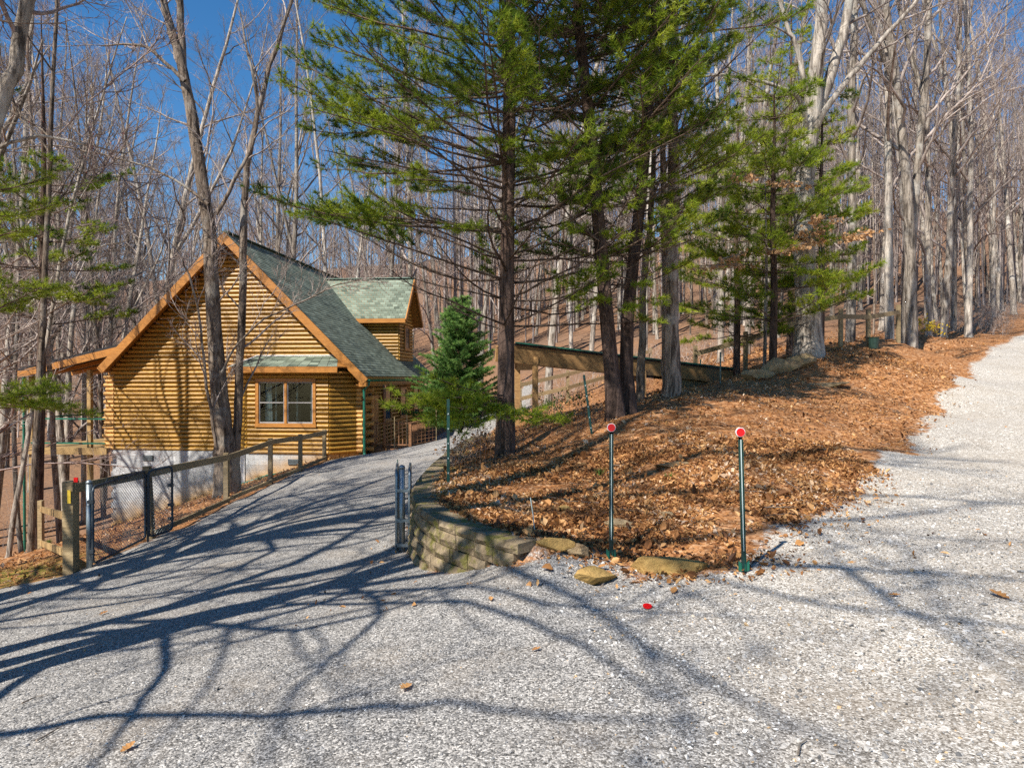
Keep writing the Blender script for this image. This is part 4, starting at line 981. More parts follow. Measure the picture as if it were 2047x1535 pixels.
for t in (.09, .56, .93):
    for off in (.0, 1.25):
        q = wl0 + (wl1 - wl0) * t + bk * (off + .02) - upw * .3; zb = hz(q[0], q[1]) - .2
        MB().box((q[0], q[1] - .0, (q[2] + zb) / 2), (.15, .15, max(.2, q[2] - zb))).build('post', M['walk'], walk)
    q = wl0 + (wl1 - wl0) * t - upw * .5
    if t < .6: MB().bar(q + bk * .1, q + bk * 1.25, .06, .26).build('cross_beam', M['walk'], walk)
q = wl0 + (wl1 - wl0) * .86 - upw * .7
MB().bar(q - dx * .8 + bk * .15, q + dx * .8 + bk * .15, .05, .6).build('skirt_board', M['fence'], walk)

# ------------------------------------------------------------------ rear fences
def post_rail(name, label, pts, rails, mat='fence', tops=None, w=.11):
    qs = []
    for u, Y in pts:
        q = np.array([(u - 1023.5) / FPX * Y, Y, 0.]); q[2] = hz(q[0], q[1]); qs.append(q)
    r = empty(name, qs[0], 0, label, 'fence')
    for q in qs: MB().bar(q - np.array([0, 0, .2]), q + np.array([0, 0, 1.2]), w, w, up=(0, 1, 0)).build('post', M[mat], r)
    for a, b in zip(qs[:-1], qs[1:]):
        for h in rails: MB().bar(a + np.array([0, -.06, h]), b + np.array([0, -.06, h]), .045, .14).build('rail', M[mat], r)
    return qs
post_rail('rear_fence', 'pale timber fence climbing the slope under the raised walkway', [(1000, 25.5), (1040, 25), (1135, 25.5), (1215, 26.5), (1300, 27.5)], (.55, 1.05), 'fence')
post_rail('hill_fence', 'weathered timber fence behind the pines and the oak, rising to the right', [(1390, 20.4), (1490, 20.3), (1590, 20.8), (1680, 21.3), (1735, 21.9), (1795, 22.8)], (.95,), 'fence')
q = np.array([(1746 - 1023.5) / FPX * 21.6, 21.6, 0]); q[2] = hz(q[0], q[1])
bk_ = obj('green_bucket', *(lambda s: (s.V, s.F))(MB().tube([q + [0, 0, 0], q + [0, 0, .34], q + [0, 0, .36], q + [0, 0, .37]], [.13, .17, .185, .185], 14)), m_plain('green_plastic', (.015, .04, .03), .5)); tag(bk_, 'dark green bucket beside the hill fence post', 'bucket')
q = np.array([(1832 - 1023.5) / FPX * 26.5, 26.5, 0]); q[2] = hz(q[0], q[1])
wpp = obj('marker_pipe', *(lambda s: (s.V, s.F))(MB().tube([q - [0, 0, .1], q + [0, 0, .3], q + [0, 0, .42], q + [0, 0, .44], q + [0, 0, .5]], [.05, .05, .05, .06, .03], 10)), M['white']); tag(wpp, 'short white pipe standing beside the yellow shrub', 'pipe')
# garden hose by the foundation
ha = [np.array([*P(u, v, 23.6)[:2], 0]) for u, v in ((480, 965), (505, 965), (530, 962), (548, 955), (560, 948), (575, 944))]
hp = [np.array([q[0], q[1] + .3 * math.sin(k), hz(q[0], q[1]) + .05]) for k, q in enumerate(ha)]
tag(obj('garden_hose', *tube(hp, .035, 6), M['greenmetal'], None, True), 'green garden hose lying along the foundation under the bay', 'hose')

# ------------------------------------------------------------------ bare trees
def unit(v): v = np.asarray(v, float); return v / (np.linalg.norm(v, axis=-1, keepdims=True) + 1e-9)
def perp(d, rg):
    r = rg.normal(size=3); r -= d * (r @ d); return unit(r)
def grow_poly(p, d, L, n, rg, wob=.12, lift=.06):
    pts = [np.array(p, float)]; d = unit(d)
    for k in range(n):
        d = unit(d + rg.normal(0, wob, 3) + np.array([0, 0, lift])); pts.append(pts[-1] + d * L / n)
    return np.array(pts)
def at_t(pts, t):
    s = np.linspace(0, 1, len(pts)); p = np.array([np.interp(t, s, pts[:, k]) for k in range(3)])
    q = np.array([np.interp(min(t + .04, 1), s, pts[:, k]) for k in range(3)]); o = np.array([np.interp(max(t - .04, 0), s, pts[:, k]) for k in range(3)])
    return p, unit(q - o)

def twigs(polys, rg, n3=8, n4=3, L3=(.3, .9), r3=.006, tmin=.2, up=.25, scale_len=True, r4=.0032):
    """fine twigs on a list of branch polylines: (verts, tris), tips"""
    P0, D, LL = [], [], []
    for pts, _ in polys:
        Lp = np.linalg.norm(np.diff(pts, axis=0), axis=1).sum(); m = max(2, int(n3 * min(1.6, .45 + Lp / 3.)))
        for t in rg.uniform(tmin, 1.0, m):
            p, d = at_t(pts, t); P0.append(p); D.append(d); LL.append(min(1.0, .5 + Lp * .25) * (1.15 - .6 * t) if scale_len else 1)
    P0 = np.array(P0); D = np.array(D); m = len(P0)
    def side(D, ang, up):
        r = rg.normal(size=D.shape); r -= D * (r * D).sum(1, keepdims=True); r = unit(r)
        return unit(D * np.cos(ang)[:, None] + r * np.sin(ang)[:, None] + np.array([0, 0, up]))
    d = side(D, rg.uniform(.5, 1.15, m), up); L = rg.uniform(*L3, m) * np.array(LL); segs = []; a = P0; r = np.full(m, r3) * rg.uniform(.7, 1.2, m); nodes = []
    for k in range(3):
        d = unit(d + rg.normal(0, .16, (m, 3)) + np.array([0, 0, up * .25])); b = a + d * L[:, None] / 3
        segs.append((a, b, r, r * .75)); nodes.append((b, d, L)); a = b; r = r * .75
    tips = [a]
    for k, (b, dd, L_) in enumerate(nodes * (max(1, n4 // 3))):
        sel = rg.uniform(size=m) < .95; e = side(dd[sel], rg.uniform(.4, 1.0, sel.sum()), up); l = L_[sel] * rg.uniform(.3, .65, sel.sum())
        mid = b[sel] + e * l[:, None] * .5; e2 = unit(e + rg.normal(0, .2, e.shape) + np.array([0, 0, up * .3])); c = mid + e2 * l[:, None] * .5
        k_ = len(mid); segs.append((b[sel], mid, np.full(k_, r4), np.full(k_, r4 * .8))); segs.append((mid, c, np.full(k_, r4 * .8), np.full(k_, r4 * .5))); tips.append(c)
    VF = [prisms(*s, 3) for s in segs]
    return join(VF), np.vstack(tips)

def limb_set(trunk, rad, rg, n1, t0=.4, t1=.97, Lf=lambda t: 3, ang=(.5, .9), sub=5, lift=.09, wob=.13, az0=None):
    s = np.linspace(0, 1, len(trunk)); L1, L2 = [], []
    for k in range(n1):
        t = t0 + (t1 - t0) * (k + rg.uniform(.1, .9)) / n1; p, d = at_t(trunk, t); r = np.interp(t, s, rad)
        a = rg.uniform(*ang); pr = perp(d, rg); dd = d * math.cos(a) + pr * math.sin(a); L = Lf(t) * rg.uniform(.75, 1.25)
        pts = grow_poly(p, dd, L, 7, rg, wob, lift); r1 = min(r * .5, .012 + L * .011)
        L1.append((pts, np.linspace(r1, .008, len(pts))))
        for j in range(sub):
            t2 = rg.uniform(.2, .95); p2, d2 = at_t(pts, t2); a2 = rg.uniform(.45, .95); dd2 = d2 * math.cos(a2) + perp(d2, rg) * math.sin(a2)
            l2 = L * rg.uniform(.25, .5) * (1.15 - .5 * t2); L2.append((grow_poly(p2, dd2, l2, 4, rg, .15, .1), np.linspace(max(.007, r1 * (1 - t2 * .75) * .55), .005, 5)))
    return L1, L2

def bare_tree_mesh(seed, Ht, r0, lean=(0, 0), n1=12, t0=.42, fork=False, crown_w=.26, n3=8, name='bare', bark='bark_grey', twig='twig', n4=3, wob=.13):
    rg = np.random.default_rng(seed); n = 14; zz = np.linspace(0, 1, n)
    wx = np.cumsum(np.cumsum(rg.normal(0, .006, n))) * Ht * .3; wy = np.cumsum(np.cumsum(rg.normal(0, .006, n))) * Ht * .3; wx -= wx[0]; wy -= wy[0]
    tr = np.stack([wx + lean[0] * zz ** 1.3, wy + lean[1] * zz ** 1.3, zz * Ht], 1)
    rad = r0 * (1 - zz) ** .75 + .012; rad[0] *= 1.45; rad[1] *= 1.04
    tr = np.insert(tr, 1, tr[0] + (tr[1] - tr[0]) * .12, axis=0); rad = np.insert(rad, 1, r0 * 1.15)
    tr = np.vstack([tr[:1] - [0, 0, .4], tr]); rad = np.concatenate([[rad[0] * 1.1], rad])
    trunks = [(tr, rad)]
    if fork:
        p, d = at_t(tr, .45); q = grow_poly(p, unit(d + perp(d, rg) * .45), Ht * .5, 9, rg, .05, .1); trunks.append((q, np.linspace(r0 * .55, .012, 10)))
    L1, L2 = [], []
    for j, (t_, r_) in enumerate(trunks):
        a, b = limb_set(t_, r_, rg, n1 if j == 0 else n1 // 2, t0 if j == 0 else .25, .97, lambda t: Ht * crown_w * (1.12 - t) + .9, (.55, 1.05), 6, .10, .2); L1 += a; L2 += b
    tv = join([tube_tris(t_, r_, 9 if j == 0 else 7, .05, rg) for j, (t_, r_) in enumerate(trunks)])
    lim = [tube_tris(p, r, 5) for p, r in L1] + [tube_tris(p, r, 4) for p, r in L2]
    (tw), tips = twigs(L1 + L2 + [(t_[len(t_) // 2:], None) for t_, _ in trunks], rg, n3, n4)
    cv = join(lim + [tw])
    return mesh_np(name + '_trunk', *tv, M[bark], True), mesh_np(name + '_crown', *cv, M[twig], True)

BARE = [bare_tree_mesh(100, 22, .13, (.6, .3), 15, .25, False, .27, 9), bare_tree_mesh(101, 25, .16, (-.8, .2), 15, .32, True, .24, 8), bare_tree_mesh(102, 19, .10, (1.2, .5), 14, .25, False, .28, 9, twig='twig_red'),
        bare_tree_mesh(103, 25, .125, (-.3, -.8), 15, .3, False, .24, 9, bark='bark_light'), bare_tree_mesh(104, 17, .08, (-1.3, .2), 13, .25, False, .27, 9, twig='twig_red', bark='bark_brown'),
        bare_tree_mesh(105, 26, .18, (.5, .4), 15, .34, True, .25, 8, bark='bark_grey'), bare_tree_mesh(106, 13, .055, (.6, -.3), 12, .25, False, .28, 9, bark='bark_brown'),
        bare_tree_mesh(107, 19, .075, (-.9, .3), 10, .5, False, .24, bark='bark_brown', twig='bark_brown'), bare_tree_mesh(108, 15, .055, (.9, .3), 9, .5, False, .24, bark='bark_grey', twig='bark_brown')]

def put_tree(proto, x, y, s=1.0, rz=0.0, label=None, group=None, name='bare_tree', sz=None, tilt=(0, 0)):
    z = hz(x, y); r = empty(name, (x, y, z - .05), 0, label, 'tree', group); r.rotation_euler = (tilt[0], tilt[1], rz); r.scale = (s, s, sz or s)
    tm, cm = proto
    link('trunk', tm, r); link('crown', cm, r); return r

def hero_tree(name, label, stems, seed, bark, twig, n1=8, Lf=lambda t: 2.0, t0=.3, n3=8, extra=None, ang=(.5, 1.0), lift=.05, group=None, sub=5, n4=3, L3=(.3, .9), buds=False):
    """a tree whose stems were laid out one by one: stems = [(points, radii)]"""
    rg = np.random.default_rng(seed); base = stems[0][0][0]
    r = empty(name, base, 0, label, 'tree', group); S = []
    for pts, rad in stems:
        pts = np.asarray(pts, float); m = max(12, len(pts) * 3); s = np.linspace(0, 1, len(pts)); t = np.linspace(0, 1, m)
        # Catmull-Rom-like smoothing by repeated averaging of the resampled line
        q = np.stack([np.interp(t, s, pts[:, k]) for k in range(3)], 1)
        for _ in range(2): q[1:-1] = (q[:-2] + 2 * q[1:-1] + q[2:]) / 4
        q[1:-1] += rg.normal(0, .012, (m - 2, 3)); S.append((q, np.interp(t, s, rad)))
    L1, L2 = [], []
    for j, (q, rad) in enumerate(S):
        a, b = limb_set(q, rad, rg, n1 if j < 2 else max(2, n1 // 2), t0, .97, Lf, ang, sub, lift); L1 += a; L2 += b
    for e in (extra or []): L1.append(e)
    np_part('trunk', join([tube_tris(q, rad, 12, .06, rg) for q, rad in S]), M[bark], r, True)
    tw, tips = twigs(L1 + L2 + [(q[len(q) // 2:], None) for q, _ in S], rg, n3, n4, L3)
    np_part('crown', join([tube_tris(p, q, 6) for p, q in L1] + [tube_tris(p, q, 4) for p, q in L2] + [tw]), M[twig], r, True)
    if buds:
        C = tips[rg.uniform(size=len(tips)) < .5]; m = len(C); d1 = unit(rg.normal(size=(m, 3))) * .012; d2 = unit(rg.normal(size=(m, 3))) * .012
        np_part('buds', (np.stack([C - d1, C + d1, C + d2], 1).reshape(-1, 3), np.arange(3 * m).reshape(-1, 3)), M['bud'], r, False, {'rnd': np.repeat(rg.uniform(size=m), 3)})
    return r

def PP(lst, Y, jit=0.0, rg=None):
    out = []
    for k, e in enumerate(lst):
        u, v = e[:2]; y = e[2] if len(e) > 2 else Y
        out.append(P(u, v, y + (rg.normal(0, jit) if rg is not None else 0)))
    return np.array(out)
rgh = np.random.default_rng(5)
# the two-stemmed tree in front of the gable
base = np.array([*P(447, 985, 19.6)[:2], 0]); base[2] = hz(*base[:2]) - .25
s1 = np.vstack([base, PP([(452, 950), (447, 880), (437, 780), (430, 680), (424, 560), (418, 440), (402, 340), (385, 230), (368, 140), (345, 60), (325, -10), (300, -130), (285, -330)], 19.6)])
s2 = np.vstack([base + [.3, .05, 0], PP([(470, 950), (474, 860), (478, 760), (486, 600), (487, 480), (492, 360), (505, 280), (525, 200), (545, 120), (580, 30), (610, -70), (640, -300)], 19.9)])
s3 = PP([(368, 140), (366, 60), (362, -20), (372, -160), (395, -330)], 19.7)
s4 = PP([(432, 430), (455, 395), (480, 345), (505, 300), (520, 215), (500, 120), (480, 20)], 19.4)
s5 = PP([(418, 410), (360, 365), (290, 330), (200, 310), (110, 290), (20, 300), (-60, 310)], 19.2)
s6 = PP([(372, 165), (345, 140), (300, 95), (250, 92), (205, 95)], 19.2)
s7 = PP([(432, 900), (425, 830), (410, 760), (405, 690), (395, 600), (375, 540), (350, 480)], 19.1)
s8 = PP([(443, 745), (470, 690), (520, 640), (590, 610), (650, 580), (700, 560), (760, 565)], 19.0)
hero_tree('bare_tree', 'tall two stemmed bare tree in front of the gable wall', [(s1, np.array([.38, .33, .27, .235, .21, .195, .18, .165, .15, .13, .11, .09, .065, .03])),
          (s2, np.array([.17, .14, .12, .115, .11, .105, .09, .08, .07, .06, .05, .04, .015])), (s3, [.11, .1, .09, .06, .02]), (s4, [.06, .055, .05, .05, .045, .035, .02]), (s5, [.05, .035, .028, .024, .02, .014, .008]),
          (s6, [.06, .05, .04, .03, .02]), (s7, [.05, .045, .04, .035, .03, .022, .015]), (s8, [.035, .03, .026, .022, .018, .014, .008])], 21, 'bark_brown', 'twig', 12, lambda t: 2.0, .16, 8, buds=True)
# the oak on the right
ob = np.array([*P(1618, 705, 18)[:2], 0]); ob[2] = hz(*ob[:2]) - .25
o1 = np.vstack([ob, PP([(1617, 680), (1612, 600), (1606, 480), (1604, 380), (1616, 270), (1628, 190), (1632, 110), (1640, 30), (1642, -60), (1650, -260), (1640, -420)], 18)])
o2 = PP([(1608, 330, 18), (1618, 262), (1640, 205), (1662, 140), (1684, 70), (1696, 0), (1715, -120), (1740, -330)], 18.2)
o3 = PP([(1612, 290, 18), (1645, 225), (1680, 175), (1720, 130), (1760, 80), (1800, 40), (1840, -10), (1900, -100)], 17.6)
o4 = PP([(1618, 240, 18), (1604, 160), (1590, 90), (1570, 60), (1555, 0), (1545, -100)], 17.8)
o5 = PP([(1614, 275, 18), (1600, 200), (1570, 180), (1500, 160), (1430, 150), (1350, 165)], 17.5)
hero_tree('oak_tree', 'large pale barked oak with spreading limbs behind the boulders', [(o1, [.44, .35, .28, .26, .24, .23, .2, .17, .15, .13, .09, .03]), (o2, [.13, .15, .15, .14, .12, .11, .08, .03]), (o3, [.08, .08, .07, .062, .056, .05, .042, .02]), (o4, [.07, .07, .06, .05, .045, .03]), (o5, [.06, .06, .05, .04, .03, .02])],
          22, 'bark_light', 'twig', 6, lambda t: 2.4, .4, 7)
# leaning trunk at the top left, close to the camera
lb = np.array([-7.6, 8.2, 0]); lb[2] = hz(*lb[:2]) - .3
t1_ = np.vstack([lb, [-7.3, 8.3, 1.2], P(-40, 330, 8.4), P(12, 205, 8.4), P(38, 110, 8.4), P(62, -10, 8.5), P(85, -140, 8.6), P(130, -400, 8.8), P(170, -700, 9)])
t2_ = PP([(20, 190, 8.4), (-30, 110, 8.2), (-120, 40, 8.0)], 8.4)
t3_ = PP([(-60, 330), (-10, 300), (60, 272), (120, 278), (190, 296), (255, 309)], 8.6)
hero_tree('bare_tree', 'smooth grey leaning trunk crossing the top left corner', [(t1_, [.14, .12, .09, .085, .08, .076, .07, .05, .03]), (t2_, [.025, .02, .012]), (t3_, [.024, .022, .02, .017, .013, .008])], 23, 'bark_grey', 'twig_red', 7, lambda t: 2.0, .5, 7, buds=True)

# the tree outside the left edge whose limbs throw the shadows across the gravel
SH = LD / math.sin(SUN_EL)     # moves one metre down along the light
def lift(p, h): return np.array(p) - SH * h
ab = np.array([-3.9, 5.2]) - np.array([math.sin(SUN_AZ), math.cos(SUN_AZ)]) * 2.7; az0 = hz(*ab); tanE = math.tan(SUN_EL)
ahz = np.array([math.sin(SUN_AZ), math.cos(SUN_AZ)])
def trunk_pt(h): return np.array([ab[0] + .02 * h, ab[1] - .01 * h, az0 + h])
hs_ = [-.3, 0, 1, 2.5, 4, 6, 8, 10, 12, 15]; tA = [trunk_pt(h) for h in hs_]; rA = [.36, .32, .27, .25, .235, .22, .21, .19, .16, .05]
def limb_from_shadow(attach_h, pix, h_end, r0_, extend=None):
    pts = [trunk_pt(attach_h)]; m = len(pix)
    for k, (u, v) in enumerate(pix):
        g = G(u, v); pts.append(lift(g, attach_h + (h_end - attach_h) * (k + 1) / m + (az0 - g[2])))
    return np.array(pts), np.linspace(r0_ * .62, .014, m + 1)
def h_of(u, v):
    g = G(u, v); dd = (g[:2] - ab) @ ahz; return dd * tanE + (g[2] - az0)
limbs = [(np.array(tA), np.array(rA))]
limbs.append(limb_from_shadow(h_of(370, 1292), [(345, 1330), (280, 1400), (225, 1480), (180, 1560)], h_of(370, 1292) + .8, .07))
limbs.append(limb_from_shadow(h_of(700, 1172), [(750, 1190), (768, 1222), (735, 1262), (640, 1330), (545, 1425), (520, 1540)], h_of(700, 1172) + 1.6, .08))
limbs.append(limb_from_shadow(h_of(560, 1215), [(760, 1208), (980, 1212), (1100, 1260), (1180, 1300), (1270, 1358), (1330, 1400)], h_of(560, 1215) + 2.2, .06))
limbs.append(limb_from_shadow(h_of(960, 1010), [(985, 1080), (1000, 1140), (1090, 1170), (1190, 1215), (1290, 1300), (1400, 1355), (1560, 1440), (1720, 1530)], h_of(960, 1010) + 2.0, .11))
limbs.append(limb_from_shadow(h_of(870, 1052), [(1000, 1085), (1150, 1090), (1300, 1125), (1420, 1140), (1550, 1128), (1700, 1140), (1850, 1150), (2100, 1165)], h_of(870, 1052) + 2.0, .16))
limbs.append(limb_from_shadow(h_of(985, 990), [(1090, 1008), (1200, 998), (1400, 985), (1600, 982), (1800, 990), (2080, 1012)], h_of(985, 990) + 1.0, .13))
limbs.append(limb_from_shadow(h_of(120, 1340), [(-150, 1500), (80, 1455), (250, 1432), (540, 1440), (800, 1415), (950, 1408), (1150, 1455), (1400, 1440)], h_of(120, 1340) + 4.6, .085))
def branch_of(i, t, pix, h0, h1, r_):
    p, d_ = at_t(limbs[i][0], t); pts = [p]; m = len(pix)
    for k, (u, v) in enumerate(pix):
        g = G(u, v); pts.append(lift(g, h0 + (h1 - h0) * (k + 1) / m + (az0 - g[2])))
    limbs.append((np.array(pts), np.linspace(r_ * .7, .012, m + 1)))
hh = limbs[5][0][6][2] - az0
branch_of(5, .75, [(1790, 1210), (1900, 1270), (2000, 1335), (2080, 1390)], hh, hh + .8, .05)
hh = limbs[4][0][5][2] - az0
branch_of(4, .62, [(1330, 1370), (1370, 1440), (1400, 1510)], hh, hh + .6, .04)
hero_tree('bare_tree', 'bare tree standing just outside the left edge of the gravel', limbs, 24, 'bark_brown', 'twig', 3, lambda t: 1.1, .35, 3, None, (.5, 1.0), .03, None, 3)
# more bare trees left of the drive and behind the camera, they only show as shadow bands
for k, (x, y, s, pi) in enumerate([(-6.7, 3.4, 1.2, 5), (-7.8, 3.5, 1.4, 1), (-8.1, 4.7, 1.3, 5), (-9.0, 5.0, 1.5, 1), (-9.6, 6.6, 1.3, 5), (-10.9, 4.4, 1.4, 3), (-12.5, 7.2, 1.2, 0), (-15.2, 17.6, 1.35, 2), (-17.0, 19.0, 1.4, 0), (-18.7, 20.0, 1.5, 1), (-19.2, 18.6, 1.4, 5), (-16.2, 15.8, 1.4, 3), (-16.0, 17.9, 1.4, 4)]):
    put_tree(BARE[pi], x, y, s, k * 1.7, 'bare tree beside the drive outside the left edge', 'trees just outside the left edge', sz=.7)

# ------------------------------------------------------------------ needles
def needles(C, A, rg, k=22, L=.11, w=.0045, spread=.75, droop=0.0):
    m = len(C); C = np.repeat(C, k, 0); A = np.repeat(unit(A), k, 0)
    r = unit(rg.normal(size=C.shape)); d = unit(A * rg.uniform(.35, 1.0, (m * k, 1)) + r * spread + np.array([0, 0, -droop]))
    l = L * rg.uniform(.65, 1.15, (m * k, 1)); side = unit(np.cross(d, rg.normal(size=d.shape))) * w / 2
    C = C - A * rg.uniform(0, .06, (m * k, 1))
    V = np.stack([C - side, C + side, C + d * l], 1).reshape(-1, 3)
    return V, np.arange(3 * m * k).reshape(-1, 3)

def pine(name, label, trunk, rad, seed, z0, z1, Lf, dens=1.0, tuft_sp=.13, k=26, L=.12, w=.011, nd='needle', gap=.5, foliage=lambda z, t: True, nper=5, elev=(.05, .35), bare_low=0.0, group=None, boughs=(), tmin=.4, az_ok=None):
    rg = np.random.default_rng(seed); trunk = np.asarray(trunk, float); r = empty(name, trunk[0], 0, label, 'tree', group)
    br, segs, tc, ta = [], [], [], []; nb0 = [None]
    def bough(p, dd, Lb, zrel, foli=True, dz=.04, n=7):
        pts = grow_poly(p, dd, Lb, n, rg, .07, dz); r1 = .007 + Lb * .0055; br.append((pts, np.linspace(r1, .006, len(pts))))
        ns = int(Lb / .11 * 1.0)
        for j in range(ns):
            t = tmin * .6 + (1 - tmin * .6) * (j + rg.uniform()) / ns; q, d2 = at_t(pts, t)
            lat = unit(np.cross(d2, np.array([0, 0, 1.]))) * (1 if j % 2 else -1); ang = rg.uniform(.6, 1.05)
            d3 = unit(d2 * math.cos(ang) + lat * math.sin(ang) + np.array([0, 0, rg.uniform(-.05, .28)])); l = (Lb * .34 * (1.1 - t) + .14) * rg.uniform(.6, 1.2)
            m_ = q + d3 * l * .5; e = m_ + unit(d3 + np.array([0, 0, .15]) + rg.normal(0, .12, 3)) * l * .5
            segs.append((q, m_, .005, .004)); segs.append((m_, e, .004, .0025))
            if t > tmin and foli and rg.uniform() < dens:
                nt = max(1, int(l / tuft_sp))
                for f in np.linspace(.45, 1, nt): tc.append(q * (1 - f) + e * f); ta.append(d3 + np.array([0, 0, .25]))
                if l > .35:
                    for s_ in (-1, 1):
                        e2 = m_ + unit(d3 + s_ * np.cross(d3, [0, 0, 1.]) * .8 + np.array([0, 0, .1])) * l * .4; segs.append((m_, e2, .003, .002)); tc.append(e2); ta.append(e2 - m_)
        if foli: tc.append(pts[-1]); ta.append(pts[-1] - pts[-2])
    zs = trunk[:, 2]; z = z0
    while z < z1:
        t = np.interp(z, zs, np.linspace(0, 1, len(trunk))); p, d = at_t(trunk, t); a0 = rg.uniform(0, 6.28)
        for j in range(nper):
            az = a0 + 6.283 * j / nper + rg.normal(0, .2)
            if az_ok and not az_ok(z, az, rg): continue
            Lb = Lf(z) * rg.uniform(.7, 1.2); el = rg.uniform(*elev); dd = np.array([math.cos(az) * math.cos(el), math.sin(az) * math.cos(el), math.sin(el)])
            bough(p + rg.normal(0, .05, 3), dd, Lb, z, foliage(z, rg.uniform()))
        z += gap * rg.uniform(.75, 1.3)
    nb0 = len(tc)
    for p, tgt in boughs:
        p = np.array(p, float); tgt = np.array(tgt, float); bough(p, tgt - p, np.linalg.norm(tgt - p), 0, True, .0)
    np_part('trunk', tube_tris(trunk, rad, 12, .05, rg), M['bark_pine'], r, True)
    s0 = [np.array([s[i] for s in segs]) for i in range(4)]
    np_part('branches', join([tube_tris(a, b, 5) for a, b in br] + [prisms(*s0, 3)]), M['twig_pine'], r, True)
    C = np.array(tc); A = np.array(ta); V, F = needles(C, A, rg, k, L, w)
    tint = np.clip(rg.beta(2.6, 1.9, len(C)) + 0.3 * (lattice(C[:, 0] + C[:, 2], C[:, 1] + 3 * C[:, 2], .6, seed)) + .12 * lattice(C[:, 0] - C[:, 2], C[:, 1] - C[:, 2], 1.7, seed + 1), 0, 1)
    tint[nb0:] = np.clip(tint[nb0:] * .5 + .5, 0, 1)  # hand-laid boughs look sunlit by a brighter painted tint
    np_part('needles', (V, F), M[nd], r, False, {'rnd': np.repeat(tint, 3 * k)})
    return len(F)

cnt = {}
def trunk_line(u0, v0, Y, pix, top=None):
    b = np.array([*P(u0, v0, Y)[:2], 0]); b[2] = hz(*b[:2]) - .25
    return np.vstack([b, [b[0], b[1], b[2] + .35], PP(pix, Y)])
# pine beside the spruce
tk = trunk_line(1010, 912, 12.0, [(1011, 800), (1013, 600), (1016, 400), (1019, 200), (1020, 0), (1022, -250), (1024, -600)])
tipz = tk[-1][2]
cnt['p1'] = pine('pine_tree', 'straight dark pine rising from the bank just right of the spruce', tk, [.24, .19, .155, .135, .12, .11, .09, .07, .02], 31, 2.6, tipz - .3,
     lambda z: np.interp(z, [2.0, 4, 6, 9, 13.5], [1.7, 3.5, 3.8, 3.2, .5]), .82, .11, 24, .125, .011, 'needle', .42, lambda z, t: t < np.interp(z, [2, 3.6, 4.6, 6.5], [.08, .4, .75, .95]), 6, (-.05, .32),
     boughs=[(P(1005, 795, 11.9), P(790, 800, 10.6)), (P(1005, 800, 11.9), P(840, 850, 10.4)), (P(1005, 790, 11.8), P(900, 810, 10.2)), (P(1010, 800, 11.8), P(960, 850, 10.3)), (P(1015, 820, 11.8), P(1120, 860, 10.6)), (P(1005, 810, 11.8), P(870, 830, 10.2)), (P(1015, 810, 11.8), P(1060, 850, 10.2)), (P(1005, 800, 11.8), P(815, 825, 10.2)), (P(1005, 805, 11.8), P(930, 835, 9.9)), (P(1005, 800, 11.8), P(880, 795, 10.8)), (P(1015, 815, 11.8), P(1090, 835, 10.4)), (P(1005, 790, 11.8), P(850, 800, 10.9))] + [(P(1016, v0, 12), P(u1, v1, y1)) for v0, u1, v1, y1 in ((330, 620, 255, 11.5), (320, 565, 215, 11.8), (330, 700, 275, 11), (470, 640, 425, 11.5), (460, 585, 435, 12), (380, 760, 335, 10.8), (280, 850, 240, 10.6), (180, 900, 130, 10.6), (150, 800, 90, 10.6), (340, 940, 300, 10.4), (470, 880, 430, 10.8), (240, 1130, 180, 10.8), (300, 1090, 270, 10.5), (420, 1110, 400, 11.0))])
# forked pair of pines
tb = trunk_line(1230, 835, 12.2, [(1222, 740), (1213, 640), (1203, 520), (1192, 400), (1184, 300), (1170, 180), (1158, 60), (1150, -60), (1140, -350), (1130, -600)])
cnt['p2'] = pine('pine_tree', 'dark left leaning stem of the forked pine pair', tb, [.24, .18, .135, .128, .12, .114, .108, .1, .09, .08, .05, .02], 32, 3.2, tb[-1][2] - .3,
     lambda z: np.interp(z, [3, 5, 8, 13], [1.3, 2.6, 3.0, .5]), .75, .11, 24, .125, .0115, 'needle', .5, lambda z, t: t < np.interp(z, [3, 5.2, 6.0], [.3, .6, .9]), 5,
     boughs=[(P(u0, v0, 12.2), P(u1, v1, y1)) for u0, v0, u1, v1, y1 in ((1205, 560, 1120, 595, 11.5), (1208, 590, 1170, 620, 10.9), (1205, 600, 1240, 625, 11.0), (1195, 450, 1120, 475, 11.0), (1200, 500, 1230, 470, 10.9), (1185, 320, 1090, 300, 11.3), (1208, 580, 1290, 570, 11.3), (1180, 260, 1240, 240, 10.8))])
tb = trunk_line(1256, 830, 12.5, [(1252, 740), (1254, 640), (1266, 520), (1280, 400), (1288, 300), (1296, 200), (1306, 80), (1312, -60), (1320, -350), (1330, -600)])
cnt['p3'] = pine('pine_tree', 'right stem of the forked pine pair, curving to the right', tb, [.24, .17, .125, .118, .11, .105, .1, .09, .08, .07, .04, .02], 33, 3.4, tb[-1][2] - .3,
     lambda z: np.interp(z, [3, 5, 8, 13], [1.3, 2.4, 3.0, .5]), .75, .11, 24, .125, .0115, 'needle', .5, lambda z, t: t < np.interp(z, [3, 5, 6.0], [.3, .65, .9]), 5,
     boughs=[(P(u0, v0, 12.5), P(u1, v1, y1)) for u0, v0, u1, v1, y1 in ((1284, 380, 1480, 285, 12.0), (1282, 390, 1545, 305, 11.8), (1284, 370, 1420, 335, 11.5), (1286, 340, 1450, 250, 12.2), (1278, 430, 1400, 410, 12.0), (1284, 380, 1380, 300, 11.5), (1270, 520, 1340, 470, 11.6), (1262, 600, 1310, 590, 11.4), (1256, 640, 1330, 660, 11.6), (1290, 260, 1400, 180, 12.0))])
